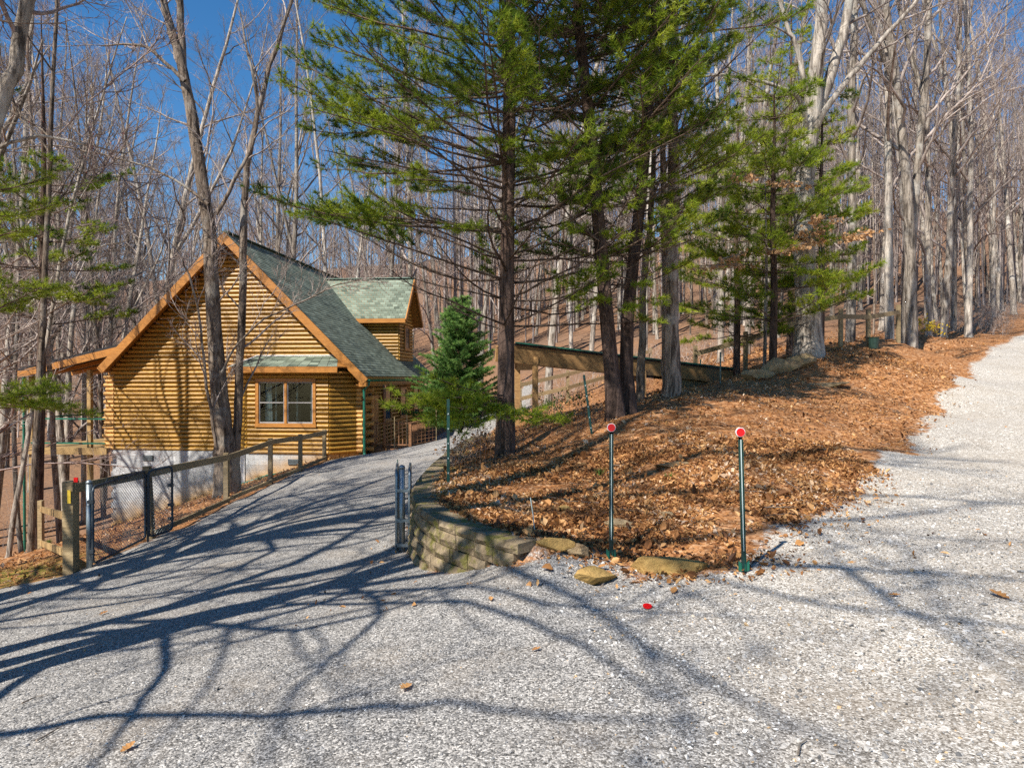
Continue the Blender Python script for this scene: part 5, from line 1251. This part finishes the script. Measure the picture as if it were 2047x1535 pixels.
# pale twin trunks and the slim one, right of the pair
for u, v, Y, pix, rr, lab in [(1345, 790, 14, [(1343, 700), (1341, 500), (1344, 300), (1346, 100), (1349, -100), (1355, -500), (1350, -800)], .155, 'straight pale trunk right of the forked pines, rising out of the picture'),
                              (1333, 790, 14.4, [(1331, 700), (1330, 520), (1326, 350), (1322, 200), (1318, 0), (1310, -400)], .10, 'dark slim trunk pressed against the straight pale trunk'),
                              (1281, 806, 14.5, [(1282, 700), (1288, 560), (1300, 420), (1308, 300), (1314, 150), (1322, -50), (1335, -400)], .085, 'slender bare trunk close behind the forked pines')]:
    tl = trunk_line(u, v, Y, pix); hero_tree('bare_tree', lab, [(tl, np.linspace(1.25, .15, len(tl)) * rr)], int(u), 'bark_brown', 'twig', 7, lambda t: 2.0, .4, 6)
# green pines around the oak
for u, Y, top, sd_, lab, nd, fl in [(1545, 17.3, 7.6, 41, 'bushy bright green young pine left of the oak', 'needle_bright', 2.3), (1640, 18.9, 7.6, 42, 'bushy green young pine in front of the hill fence right of the oak', 'needle_bright', 1.55),
                                (1472, 19.5, 7.4, 43, 'young pine with drooping green boughs above the walkway end', 'needle_bright', 2.2), (1578, 21.5, 12.5, 44, 'tall slim pale green pine behind the oak', 'needle_bright', 1.6)]:
    x = (u - 1023.5) / FPX * Y; zb = hz(x, Y); tl = np.array([[x, Y, zb - .2], [x, Y, zb + .2], [x + .03, Y, zb + 2], [x - .02, Y, zb + 4], [x + .02, Y, zb + top * .8], [x, Y, zb + top]])
    cnt[lab] = pine('pine_tree', lab, tl, [.13, .1, .085, .065, .03, .01], sd_, zb + (1.25 if top < 10 else 3.5), zb + top - .1, lambda z, zb=zb, top=top, fl=fl: fl * max(.15, (1 - (z - zb) / top)) ** .35, .85, .14, 24, .17, .013, nd, .62, nper=7, elev=(-.1, .2), tmin=.4)
# pine at the left edge
x, y = (70 - 1023.5) / FPX * 16.5, 16.5; zb = hz(x, y)
tl = np.array([[x, y, zb - .2], [x, y, zb + .3], [x + .1, y, zb + 3], [x + .2, y, zb + 6], [x + .25, y, zb + 10], [x + .2, y, zb + 13]])
cnt['left'] = pine('pine_tree', 'shaded pine at the left edge with boughs reaching over the porch', tl, [.16, .13, .11, .09, .05, .01], 45, zb + 5.6, zb + 8.8, lambda z: 2.2, .95, .13, 22, .13, .013, 'needle', .6, nper=5, elev=(-.15, .2))
# pine just outside the left edge whose boughs hang into the picture
x, y = -9.6, 11.2; zb = hz(x, y)
tl = np.array([[x, y, zb - .2], [x, y, zb + .3], [x + .05, y, zb + 3], [x, y, zb + 6], [x, y, zb + 10], [x, y, zb + 12]])
def lp(v): return np.array([x, y, CAMZ - (v - HZN) / FPX * y])
cnt['left2'] = pine('pine_tree', 'pine beyond the left edge, only its green boughs hanging into view', tl, [.16, .13, .11, .09, .05, .01], 46, zb + 8.2, zb + 11.8, lambda z: 1.5, .9, .13, 22, .13, .009, 'needle', .6, nper=4, elev=(-.1, .2),
     boughs=[(lp(430), P(95, 395, 10.6)), (lp(440), P(40, 360, 10.2)), (lp(480), P(130, 445, 11.2)), (lp(480), P(60, 480, 10.3)), (lp(560), P(110, 560, 10.8)), (lp(640), P(70, 630, 10.4)), (lp(800), P(100, 815, 10.4)), (lp(810), P(175, 825, 11.0)), (lp(830), P(60, 850, 10.2)), (lp(800), P(140, 800, 10.8))])
# far pines in the woods
def pine_proto(seed, top):
    rg = np.random.default_rng(seed); return None

# ------------------------------------------------------------------ blue green spruce behind the drive
def spruce(label, x, y, top, wid, seed):
    rg = np.random.default_rng(seed); zb = hz(x, y); r = empty('spruce_tree', (x, y, zb), 0, label, 'tree')
    np_part('trunk', tube_tris([[x, y, zb - .2], [x, y, zb + top * .5], [x, y, zb + top]], [.12, .08, .01], 8), M['bark_pine'], r, True)
    seg, C, A, TT = [], [], [], []
    z = .25
    while z < top:
        f = 1 - z / top; n = 13
        for j in range(n):
            az = rg.uniform(0, 6.283); L = wid * (f ** .62) * rg.uniform(.5, 1.15) * (.82 + .26 * math.sin(z * 9)) + .12; el = rg.uniform(-.1, .35) + .35 * (1 - f)
            d = np.array([math.cos(az) * math.cos(el), math.sin(az) * math.cos(el), math.sin(el)]); p = np.array([x, y, zb + z]); e = p + d * L + np.array([0, 0, .12 * L]); seg.append((p, e, .012, .004))
            for t in np.linspace(.3, 1, max(3, int(L / .13))):
                q = p * (1 - t) + e * t; s = unit(np.cross(d, [0, 0, 1.])) 
                for sg in (-1, 0, 1):
                    dd = unit(d + s * sg * 1.1 + np.array([0, 0, rg.uniform(-.25, .35)])); l = (.10 + .22 * (1 - t) * L) * rg.uniform(.7, 1.2) 
                    C.append(q + dd * l * .6); A.append(dd); TT.append(t)
                    if sg: seg.append((q, q + dd * l * .8, .004, .002))
        z += .15
    s0 = [np.array([s[i] for s in seg]) for i in range(4)]
    np_part('branches', prisms(*s0, 3), M['twig_pine'], r, True)
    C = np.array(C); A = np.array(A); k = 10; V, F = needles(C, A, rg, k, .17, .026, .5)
    np_part('needles', (V, F), M['spruce'], r, False, {'rnd': np.repeat(np.clip(rg.normal(.3, .2, len(C)) + .45 * np.array(TT) ** 2, 0, 1), 3 * k)})  # outer tufts tinted lighter: brightness painted in against the tree's self-shade
    return len(F)
sx, sy = (920 - 1023.5) / FPX * 30.0, 30.0
cnt['spruce'] = spruce('dense blue green spruce standing between the cabin and the pine', sx, sy, CAMZ + (755 - 600) / FPX * 30 - hz(sx, sy), 2.25, 51)

# ------------------------------------------------------------------ beech with dry leaves beside the oak
def leaf_quads(C, D, N, L, W, rg, fold=.25):
    """pointed folded leaves: 6 points, 4 triangles each"""
    m = len(C); S = unit(np.cross(D, N)); L = np.broadcast_to(L, (m,))[:, None]; W = np.broadcast_to(W, (m,))[:, None]
    up = N * W * fold; cu = N * L * rg.uniform(-.25, .35, (m, 1))
    p = [C, C + D * L * .35 + S * W + up, C + D * L * .72 + S * W * .75 + up + cu * .5, C + D * L + cu, C + D * L * .72 - S * W * .75 + up + cu * .5, C + D * L * .35 - S * W + up]
    V = np.stack(p, 1).reshape(-1, 3); b = (np.arange(m) * 6)[:, None]
    F = np.vstack([b + np.array([[0, 1, 2]]), b + np.array([[0, 2, 3]]), b + np.array([[0, 3, 4]]), b + np.array([[0, 4, 5]])])
    return V, F
def beech(label, x, y, sprays, seed):
    rg = np.random.default_rng(seed); zb = hz(x, y); r = empty('beech_sapling', (x, y, zb), 0, label, 'tree'); top = max(s[1][2] for s in sprays) + .6
    tl = np.array([[x, y, zb - .2], [x + .05, y, (zb + top) / 2], [x, y, top]]); np_part('trunk', tube_tris(tl, [.05, .035, .01], 7), M['bark_grey'], r, True)
    C, D = [], []
    for p, e, nl in sprays:
        seg = []
        p = np.array(p, float); e = np.array(e, float); pts = grow_poly(p, e - p, np.linalg.norm(e - p), 6, rg, .08, 0.0)
        for a, b in zip(pts[:-1], pts[1:]): seg.append((a, b, .012, .008))
        for _ in range(nl):
            t = rg.uniform(.25, 1); q, d = at_t(pts, t); dd = unit(d + np.cross(d, [0, 0, 1.]) * rg.choice([-1, 1]) * rg.uniform(.5, 1.2) + np.array([0, 0, rg.uniform(-.3, .1)])); l = rg.uniform(.15, .55); en = q + dd * l
            seg.append((q, en, .004, .002))
            for f in rg.uniform(.3, 1, 5): C.append(q * (1 - f) + en * f + rg.normal(0, .03, 3)); D.append(unit(dd + rg.normal(0, .5, 3) - np.array([0, 0, .5])))
        s0 = [np.array([s[i] for s in seg]) for i in range(4)]; np_part('branch', prisms(*s0, 4), M['twig'], r, True)
    C = np.array(C); D = np.array(D); N = unit(rg.normal(size=C.shape)); V, F = leaf_quads(C, D, N, rg.uniform(.08, .13, len(C)), .035, rg)
    np_part('leaves', (V, F), M['beechleaf'], r, False, {'rnd': np.repeat(rg.uniform(size=len(C)), 6)})
bxx = (1638 - 1023.5) / FPX * 18.6
beech('thin beech sapling with a spray of dry tan leaves low over the young pines', bxx, 18.6, [(P(1638, 490, 18.4), P(1570, 480, 15.6), 46), (P(1638, 500, 18.4), P(1470, 522, 15.4), 40), (P(1638, 480, 18.4), P(1715, 472, 15.8), 30), (P(1638, 480, 18.4), P(1620, 470, 15.4), 30)], 61)
bx_ = (1528 - 1023.5) / FPX * 17.6
beech('thin beech sapling holding dry tan leaves above the walkway', bx_, 17.6, [(P(1528, 360, 17.4), P(1440, 342, 15.6), 26), (P(1528, 360, 17.4), P(1590, 368, 15.6), 20), (P(1528, 540, 17.4), P(1415, 522, 15.6), 18)], 62)

# ------------------------------------------------------------------ woods
LOOK = ['grey barked', 'forked grey', 'slim reddish twigged', 'pale barked', 'thin leaning brown', 'tall thick forked', 'small thin brown']
def grp(x, y):
    u = x / y * FPX + 1023.5
    if u < 230: return ('bare tree in the hollow left of the cabin', 'bare trees in the hollow left of the cabin')
    if u < 880: return ('bare tree in the woods behind the cabin roof', 'bare trees behind the cabin roof')
    if u < 1480: return ('bare tree in the woods beyond the timber walkway', 'bare trees beyond the walkway')
    return ('bare tree on the hillside at the right beyond the leaf bank', 'bare trees on the right hillside')
def ok_spot(x, y):
    u = x / y * FPX + 1023.5
    dh = np.array([x, y]) - HO; a = dh[0] * math.cos(HRZ) + dh[1] * math.sin(HRZ); b = -dh[0] * math.sin(HRZ) + dh[1] * math.cos(HRZ)
    if -9.5 < a < 8 and -6 < b < 14: return False
    if poly_sd(DRIVE, np.array([x]), np.array([y]))[0] > -1.0: return False
    return True
# trees one can point at: (pixel column of the base, distance, prototype, scale, turn, label)
special = [(58, 15.2, 7, .9, 2.9, 'thin leaning trunk at the far left below the pine boughs'), (14, 15.8, 8, .9, .5, 'thinnest grey trunk at the left edge of the picture'),
           (118, 23, 7, 1.1, 1.0, 'dark straight trunk just left of the porch post'), (42, 24, 8, 1.3, 2.0, 'brown trunk between the left edge and the porch post'),
           (165, 33, 3, .9, 4.0, 'pale trunk seen under the porch roof'), (232, 41, 5, .95, 2.2, 'thick forked tree rising behind the left end of the roof'),
           (1778, 24.5, 3, 1.15, .3, 'pale straight trunk behind the right end of the hill fence'), (1800, 25.5, 1, 1.0, 2.1, 'grey trunk beside the last post of the hill fence'),
           (1822, 24.6, 5, 1.0, 4.4, 'thick brown trunk with a dark scar at the end of the hill fence'), (1855, 29, 0, 1.0, 5.0, 'slim trunk right behind the yellow shrub'),
           (1884, 31, 1, .95, 1.2, 'grey forked trunk at the edge of the leaf bank'), (1905, 36, 3, .95, 3.0, 'pale slender trunk right of the forked one'),
           (1938, 36, 2, 1.1, 3.6, 'leaning brown trunk above the road bend'), (1985, 42, 3, .9, 1.3, 'pale leaning trunk closest to the road bend'), (2025, 44, 5, .9, 2.2, 'pale trunk at the right edge of the picture'),
           (1700, 25.5, 1, 1.0, .7, 'dark trunk rising out of the bushy pines'), (1440, 27, 0, .9, 2.5, 'grey trunk behind the walkway end'), (1095, 27, 5, .85, .5, 'broad pale trunk behind the walkway posts'),
           (300, 44, 5, 1.35, 1.1, 'tallest spreading tree left of the gable peak behind the roof'), (560, 46, 1, 1.3, 2.8, 'tall forked tree straight behind the main roof ridge'), (655, 44, 3, 1.2, .4, 'tall pale tree behind the junction of dormer and roof')]
for u, Y, pi, s, rz, lab in special:
    put_tree(BARE[pi], (u - 1023.5) / FPX * Y, Y, s, rz, lab)
rw = np.random.default_rng(77); n_t = 0; placed = []
zones = [(-60, 240, 26, 60, 44, 1.2), (150, 900, 42, 85, 70, 1.12), (860, 1500, 34, 80, 84, 1.0), (1440, 2110, 27, 80, 80, 1.0)]
for u0, u1, y0, y1, n, zs_ in zones:
    c = 0; tries = 0
    while c < n and tries < 4000:
        tries += 1; u = rw.uniform(u0, u1); y = y0 + (y1 - y0) * rw.uniform() ** .75; x = (u - 1023.5) / FPX * y
        if not ok_spot(x, y): continue
        if any((x - a) ** 2 + (y - b) ** 2 < 1.4 for a, b in placed): continue
        placed.append((x, y)); lab, gr = grp(x, y); pi_ = int(rw.integers(0, 7)); lab = LOOK[pi_] + ' ' + lab; gr = LOOK[pi_] + ' ' + gr
        put_tree(BARE[pi_], x, y, rw.uniform(.7, 1.12) * zs_, rw.uniform(0, 6.28), lab, gr, tilt=(rw.normal(0, .03), rw.normal(0, .03))); c += 1; n_t += 1
# trees behind the bank that cast and fill: far wood as one mass
def far_wood():
    rg = np.random.default_rng(78); S = [[], [], [], []]
    for k in range(1300):
        u = rg.uniform(-150, 2200); y = rg.uniform(48, 150); x = (u - 1023.5) / FPX * y
        if not ok_spot(x, y) or (u < 900 and rg.uniform() < .6): continue
        S[0].append((x, y))
    pts = np.array(S[0]); z = H(pts[:, 0], pts[:, 1]); A, B, R0, R1 = [], [], [], []
    for (x, y), zz in zip(pts, z):
        Ht = rg.uniform(13, 22); r = rg.uniform(.06, .16); lx, ly = rg.normal(0, .6, 2); b = np.array([x, y, zz - .3]); m = b + np.array([lx * .3, ly * .3, Ht * .5]); t = b + np.array([lx, ly, Ht])
        A += [b, m]; B += [m, t]; R0 += [r, r * .7]; R1 += [r * .7, .02]
        for j in range(11):
            f = rg.uniform(.38, .98); p = b * (1 - f) + t * f; az = rg.uniform(0, 6.28); L = (1.1 - f) * Ht * .28 + .8; e = p + np.array([math.cos(az) * L * .6, math.sin(az) * L * .6, L * .8]); A.append(p); B.append(e); R0.append(.03 * (1.2 - f)); R1.append(.01)
            for q_ in range(3):
                g = rg.uniform(.3, 1); q = p * (1 - g) + e * g; A.append(q); B.append(q + rg.normal(0, .5, 3) + np.array([0, 0, .6])); R0.append(.011); R1.append(.006)
    V, F = prisms(np.array(A), np.array(B), np.array(R0), np.array(R1), 3)
    o = link('far_woods', mesh_np('far_woods', V, F, M['far'], True)); tag(o, 'distant bare woods covering the hill behind everything', 'woods', None, 'stuff'); return len(F)
cnt['far'] = far_wood()
# undergrowth brush
def brush(name, label, spots, mat, seed, hgt=(.4, 1.2), n=18, rad=.004, leaves=None, cat='shrub'):
    rg = np.random.default_rng(seed); A, B, R0 = [], [], []; LC = []
    c0 = np.array([spots[0][0], spots[0][1], hz(*spots[0][:2])]); r = empty(name, c0, 0, label, cat)
    for x, y, w in spots:
        zb = hz(x, y)
        for k in range(n):
            p = np.array([x + rg.normal(0, w * .3), y + rg.normal(0, w * .3), zb - .02]); h = rg.uniform(*hgt); d = unit(np.array([rg.normal(0, .45), rg.normal(0, .45), 1])); m = p + d * h * .5; e = m + unit(d + rg.normal(0, .35, 3)) * h * .5
            A += [p, m]; B += [m, e]; R0 += [rad, rad * .7]
            for _ in range(4):
                f = rg.uniform(.2, 1); q = m * (1 - f) + e * f; e2 = q + unit(rg.normal(0, .6, 3) + np.array([0, 0, .6])) * h * .25; A.append(q); B.append(e2); R0.append(rad * .5); LC += [e2, (q + e2) / 2]
    np_part('stems', prisms(np.array(A), np.array(B), np.array(R0), np.array(R0) * .7, 3), M[mat], r)
    if leaves:
        C = np.array(LC); C = C[rg.uniform(size=len(C)) < .9]; D = unit(rg.normal(size=C.shape)); N = unit(rg.normal(size=C.shape)); V, F = leaf_quads(C, D, N, rg.uniform(.03, .06, len(C)) * (leaves[1]), .018 * leaves[1], rg)
        np_part('leaves', (V, F), M[leaves[0]], r, False, {'rnd': np.repeat(rg.uniform(size=len(C)), 6)})
    return r
def at(u, Y, w=.5): return ((u - 1023.5) / FPX * Y, Y, w)
for k, (nm, u, Y, lab, tw, hg, lv) in enumerate([('yellow_shrub', 1845, 26.6, 'yellow flowering shrub right beside the white pipe', 'twig', (.3, .8), ('yellow', 1.6)), ('yellow_shrub', 1866, 26.9, 'yellow flowering shrub farther from the white pipe', 'twig', (.3, .7), ('yellow', 1.6)),
        ('yellow_shrub', 1790, 25.0, 'tiny yellow shrub at the foot of the pale trunk by the hill fence', 'twig', (.15, .3), ('yellow', 1.2)), ('bank_shrub', 908, 11.3, 'small reddish shrub touching the green stake on the bank edge', 'twig_red', (.25, .55), ('leaf', .9)),
        ('bank_shrub', 935, 12.2, 'small reddish shrub between the stake and the straight pine', 'twig_red', (.25, .6), ('leaf', .9)), ('bank_shrub', 968, 12.8, 'reddish shrub closest to the straight pine trunk', 'twig_red', (.25, .5), ('leaf', .9)),
        ('evergreen_shrub', 1110, 17.5, 'small green shrub at the foot of the walkway posts', 'twig', (.3, .8), ('grassy', 1.2)), ('evergreen_shrub', 1155, 18.5, 'small green shrub under the middle of the walkway', 'twig', (.3, .8), ('grassy', 1.2))]):
    brush(nm, lab, [at(u, Y, .3)], tw, 91 + k, hg, 20, .004, lv)
for k, (u0, u1, Y0, Y1, n, lab) in enumerate([(1880, 2080, 32, 48, 40, 'tangle of dry twiggy brush along the top of the road bank'), (1000, 1480, 26, 34, 22, 'scattered dry brush on the slope behind the walkway'), (0, 230, 20, 36, 16, 'thin dry brush on the slope below the porch')]):
    rg = np.random.default_rng(200 + k); sp = [at(rg.uniform(u0, u1), rg.uniform(Y0, Y1), 1.4) for _ in range(n)]; sp = [s for s in sp if ok_spot(s[0], s[1])]
    o = brush('dry_brush', lab, sp, 'twig', 210 + k, (.5, 1.6), 16, .006, None, 'brush')
def tuft(name, label, u, v, h, n, seed):
    rg = np.random.default_rng(seed); c = gp(u, v); r = empty(name, c, 0, label, 'plant'); C = c + rg.normal(0, .035, (n, 3)) * [1, 1, 0]; d = unit(rg.normal(0, .5, (n, 3)) + [0, 0, 1.2]); s = unit(np.cross(d, rg.normal(size=d.shape))) * .006
    np_part('blades', (np.stack([C - s, C + s, C + d * rg.uniform(.5, 1, (n, 1)) * h], 1).reshape(-1, 3), np.arange(3 * n).reshape(-1, 3)), M['grassy'], r, False, {'rnd': np.repeat(rg.uniform(size=n), 3)})
tuft('grass_tuft', 'small bright green tuft in the leaves left of the first reflector post', 1201, 948, .12, 60, 95)
tuft('grass_tuft', 'pale yellow green tuft in the leaves between the posts', 1342, 955, .08, 40, 96)
tuft('grass_tuft', 'green grass at the foot of the foundation beside the hose', 520, 962, .25, 120, 97)
tuft('grass_tuft', 'green tuft on the slope left of the gate', 95, 1090, .3, 140, 98)

# ------------------------------------------------------------------ leaf litter and gravel stones
def scatter(n, box, rg, ymax_pow=1.0):
    return rg.uniform(box[0], box[1], n), rg.uniform(box[2], box[3], n)
def litter():
    rg = np.random.default_rng(300); X, Y = [], []
    for n, b in ((64000, (-2, 5, 5.4, 10.5)), (32000, (-1.5, 11.5, 10.5, 20)), (12000, (-9.5, -4.5, 8.5, 25)), (12000, (4, 22, 16, 40)), (6000, (-16, -6, 9, 24)), (10000, (-4, 12, 20, 34)), (2600, (-6, 6, 2.4, 9))):
        x, y = scatter(n, b, rg); X.append(x); Y.append(y)
    X = np.concatenate(X); Y = np.concatenate(Y); s = poly_sd(DRIVE, X, Y); pr = np.where(s < 0, np.clip(.55 + -s * 2, 0, 1), np.clip(.42 * np.exp(-s * 6) * sstep(-.2, .8, X) + .005, 0, 1)); wd = wall_dist(X, Y)
    keep = (rg.uniform(size=len(X)) < pr) & ~((wd < .22) & (rg.uniform(size=len(X)) < .8)); X, Y = X[keep], Y[keep]
    dh = np.stack([X, Y], 1) - HO; a = dh[:, 0] * math.cos(HRZ) + dh[:, 1] * math.sin(HRZ); b = -dh[:, 0] * math.sin(HRZ) + dh[:, 1] * math.cos(HRZ); k2 = ~((np.abs(a) < 5.2) & (b > -1.2) & (b < 12)); X, Y = X[k2], Y[k2]
    k3 = rg.uniform(size=len(X)) < sstep(-.75, -.1, lattice(X, Y, .8, 14) + .5 * lattice(X, Y, .3, 15)) + .15; X, Y = X[k3], Y[k3]
    m = len(X); Z = H(X, Y) + rg.uniform(.0, .03, m); C = np.stack([X, Y, Z], 1)
    N = unit(rg.normal(0, .7, (m, 3)) + [0, 0, 1]); D = rg.normal(size=(m, 3)); D = unit(D - N * (D * N).sum(1, keepdims=True)); far = 1 + .6 * sstep(10, 30, Y)
    L = rg.lognormal(-3.25, .38, m) * far; V, F = leaf_quads(C, D, N, L, L * rg.uniform(.16, .4, m), rg, .45)
    tint = np.clip(rg.beta(1.5, 1.5, m) + .28 * lattice(X, Y, .55, 9) + .15 * lattice(X, Y, .17, 10) - .04, 0, 1)
    o = link('leaf_litter', mesh_np('leaf_litter', V, F, M['leaf'], False, {'rnd': np.repeat(tint, 6)})); tag(o, 'brown fallen leaves covering the bank and slopes', 'leaves', None, 'stuff'); return len(F)
cnt['litter'] = litter()
def ground_twigs():
    rg = np.random.default_rng(302); x = rg.uniform(-1.5, 9, 700); y = rg.uniform(5.8, 19, 700); k = poly_sd(DRIVE, x, y) < -.2; x, y = x[k], y[k]; a = rg.uniform(0, 6.28, len(x)); L = rg.uniform(.08, .45, len(x)); x2 = x + np.cos(a) * L; y2 = y + np.sin(a) * L
    A = np.stack([x, y, H(x, y) + .03], 1); B = np.stack([x2, y2, H(x2, y2) + rg.uniform(.02, .07, len(x))], 1); r = rg.uniform(.002, .006, len(x))
    o = link('fallen_twigs', mesh_np('fallen_twigs', *prisms(A, B, r, r * .6, 4), M['bark_brown'])); tag(o, 'small dead twigs scattered through the leaf litter', 'twigs', None, 'stuff')
ground_twigs()
def stones():
    rg = np.random.default_rng(301); x, y = scatter(90000, (-6.5, 7.5, 2.3, 10), rg); keep = (poly_sd(DRIVE, x, y) > -.1) & (np.abs(x) < .8 * y + .4); x, y = x[keep], y[keep]
    kp = rg.uniform(size=len(x)) < np.clip(1.5 - y / 8, .15, 1); x, y = x[kp], y[kp]; m = len(x); z = H(x, y)
    rs = np.where(x > .5, 1.25, .85) * rg.lognormal(-5.2, .35, m); C = np.stack([x, y, z + rs * .25], 1)
    base = np.array([(1, 0, 0), (-1, 0, 0), (0, 1, 0), (0, -1, 0), (0, 0, .7), (0, 0, -.7)], float); sc = rg.uniform(.6, 1.35, (m, 6, 1)); ang = rg.uniform(0, 6.28, m); c, s = np.cos(ang), np.sin(ang)
    b = base[None] * sc; bx = b[..., 0] * c[:, None] - b[..., 1] * s[:, None]; by = b[..., 0] * s[:, None] + b[..., 1] * c[:, None]
    bz = b[..., 2] + (bx * rg.normal(0, .4, (m, 1)) + by * rg.normal(0, .4, (m, 1))); V = (np.stack([bx, by, bz], -1) * rs[:, None, None] + C[:, None]).reshape(-1, 3)
    f = np.array([(0, 2, 4), (2, 1, 4), (1, 3, 4), (3, 0, 4), (2, 0, 5), (1, 2, 5), (3, 1, 5), (0, 3, 5)]); F = ((np.arange(m) * 6)[:, None, None] + f[None]).reshape(-1, 3)
    tint = np.clip(rg.normal(.42, .22, m) + .14 * (x > .3), 0, 1)
    o = link('gravel_stones', mesh_np('gravel_stones', V, F, M['stone'], False, {'rnd': np.repeat(tint, 6)})); tag(o, 'loose crushed gravel stones over the drive and road', 'gravel', None, 'stuff'); return len(F)
cnt['stones'] = stones()
def oak_leaf(u, v, L, label, seed, curl=.3):
    rg = np.random.default_rng(seed); c = gp(u, v, .012); n = 9; V, F = [], []
    a = rg.uniform(0, 6.28); D = np.array([math.cos(a), math.sin(a), .1]); S = np.array([-math.sin(a), math.cos(a), 0])
    for k in range(n):
        t = k / (n - 1); w = L * .34 * math.sin(math.pi * min(1, t * .93 + .05)) * (1.0 if k % 2 else .55); zc = L * curl * (t - .4) ** 2
        for s in (-1, 0, 1): V.append(c + D * L * (t - .5) + S * s * w + np.array([0, 0, zc + abs(s) * w * .45 + rg.uniform(0, .004)]))
    for k in range(n - 1): F += [(3 * k, 3 * k + 1, 3 * k + 4, 3 * k + 3), (3 * k + 1, 3 * k + 2, 3 * k + 5, 3 * k + 4)]
    me = mesh_np('fallen_leaf', V, F, M['leaf'], False, {'rnd': np.full(len(V), rg.uniform(.4, .7))}); tag(link('fallen_leaf', me), label, 'leaf')
for k, (u, v, L, lab) in enumerate([(252, 1503, .085, 'curled oak leaf on the gravel near the bottom left corner'), (810, 1386, .11, 'brown oak leaf lying alone at the bottom centre'), (981, 1202, .07, 'reddish leaf on the gravel below the wall'),
                                 (1348, 1186, .11, 'pale curled leaf just in front of the long flat rock'), (2000, 1196, .14, 'largest curled brown leaf at the right edge of the road'), (1790, 1195, .08, 'small leaf on the road right of the second post'), (1072, 1305, .06, 'small yellowish leaf in the middle of the gravel'), (205, 1230, .09, 'flat leaf on the left side of the drive')]):
    oak_leaf(u, v, L, lab, 400 + k)
def twig_on_ground(pix, label, rad=.006):
    pts = [gp(u, v, .012) for u, v in pix]; tag(obj('fallen_twig', *tube(pts, [rad] + [rad * .8] * (len(pts) - 2) + [rad * .4], 5), M['bark_brown']), label, 'twig')
twig_on_ground([(68, 1490), (95, 1475), (120, 1462)], 'short dark twig on the gravel at the bottom left')
twig_on_ground([(40, 1412), (65, 1400), (90, 1395)], 'thin twig on the gravel near the left edge')
twig_on_ground([(1598, 1520), (1602, 1500), (1615, 1490)], 'bent twig on the road at the bottom right')
print('TRIS', cnt, 'woods', n_t)
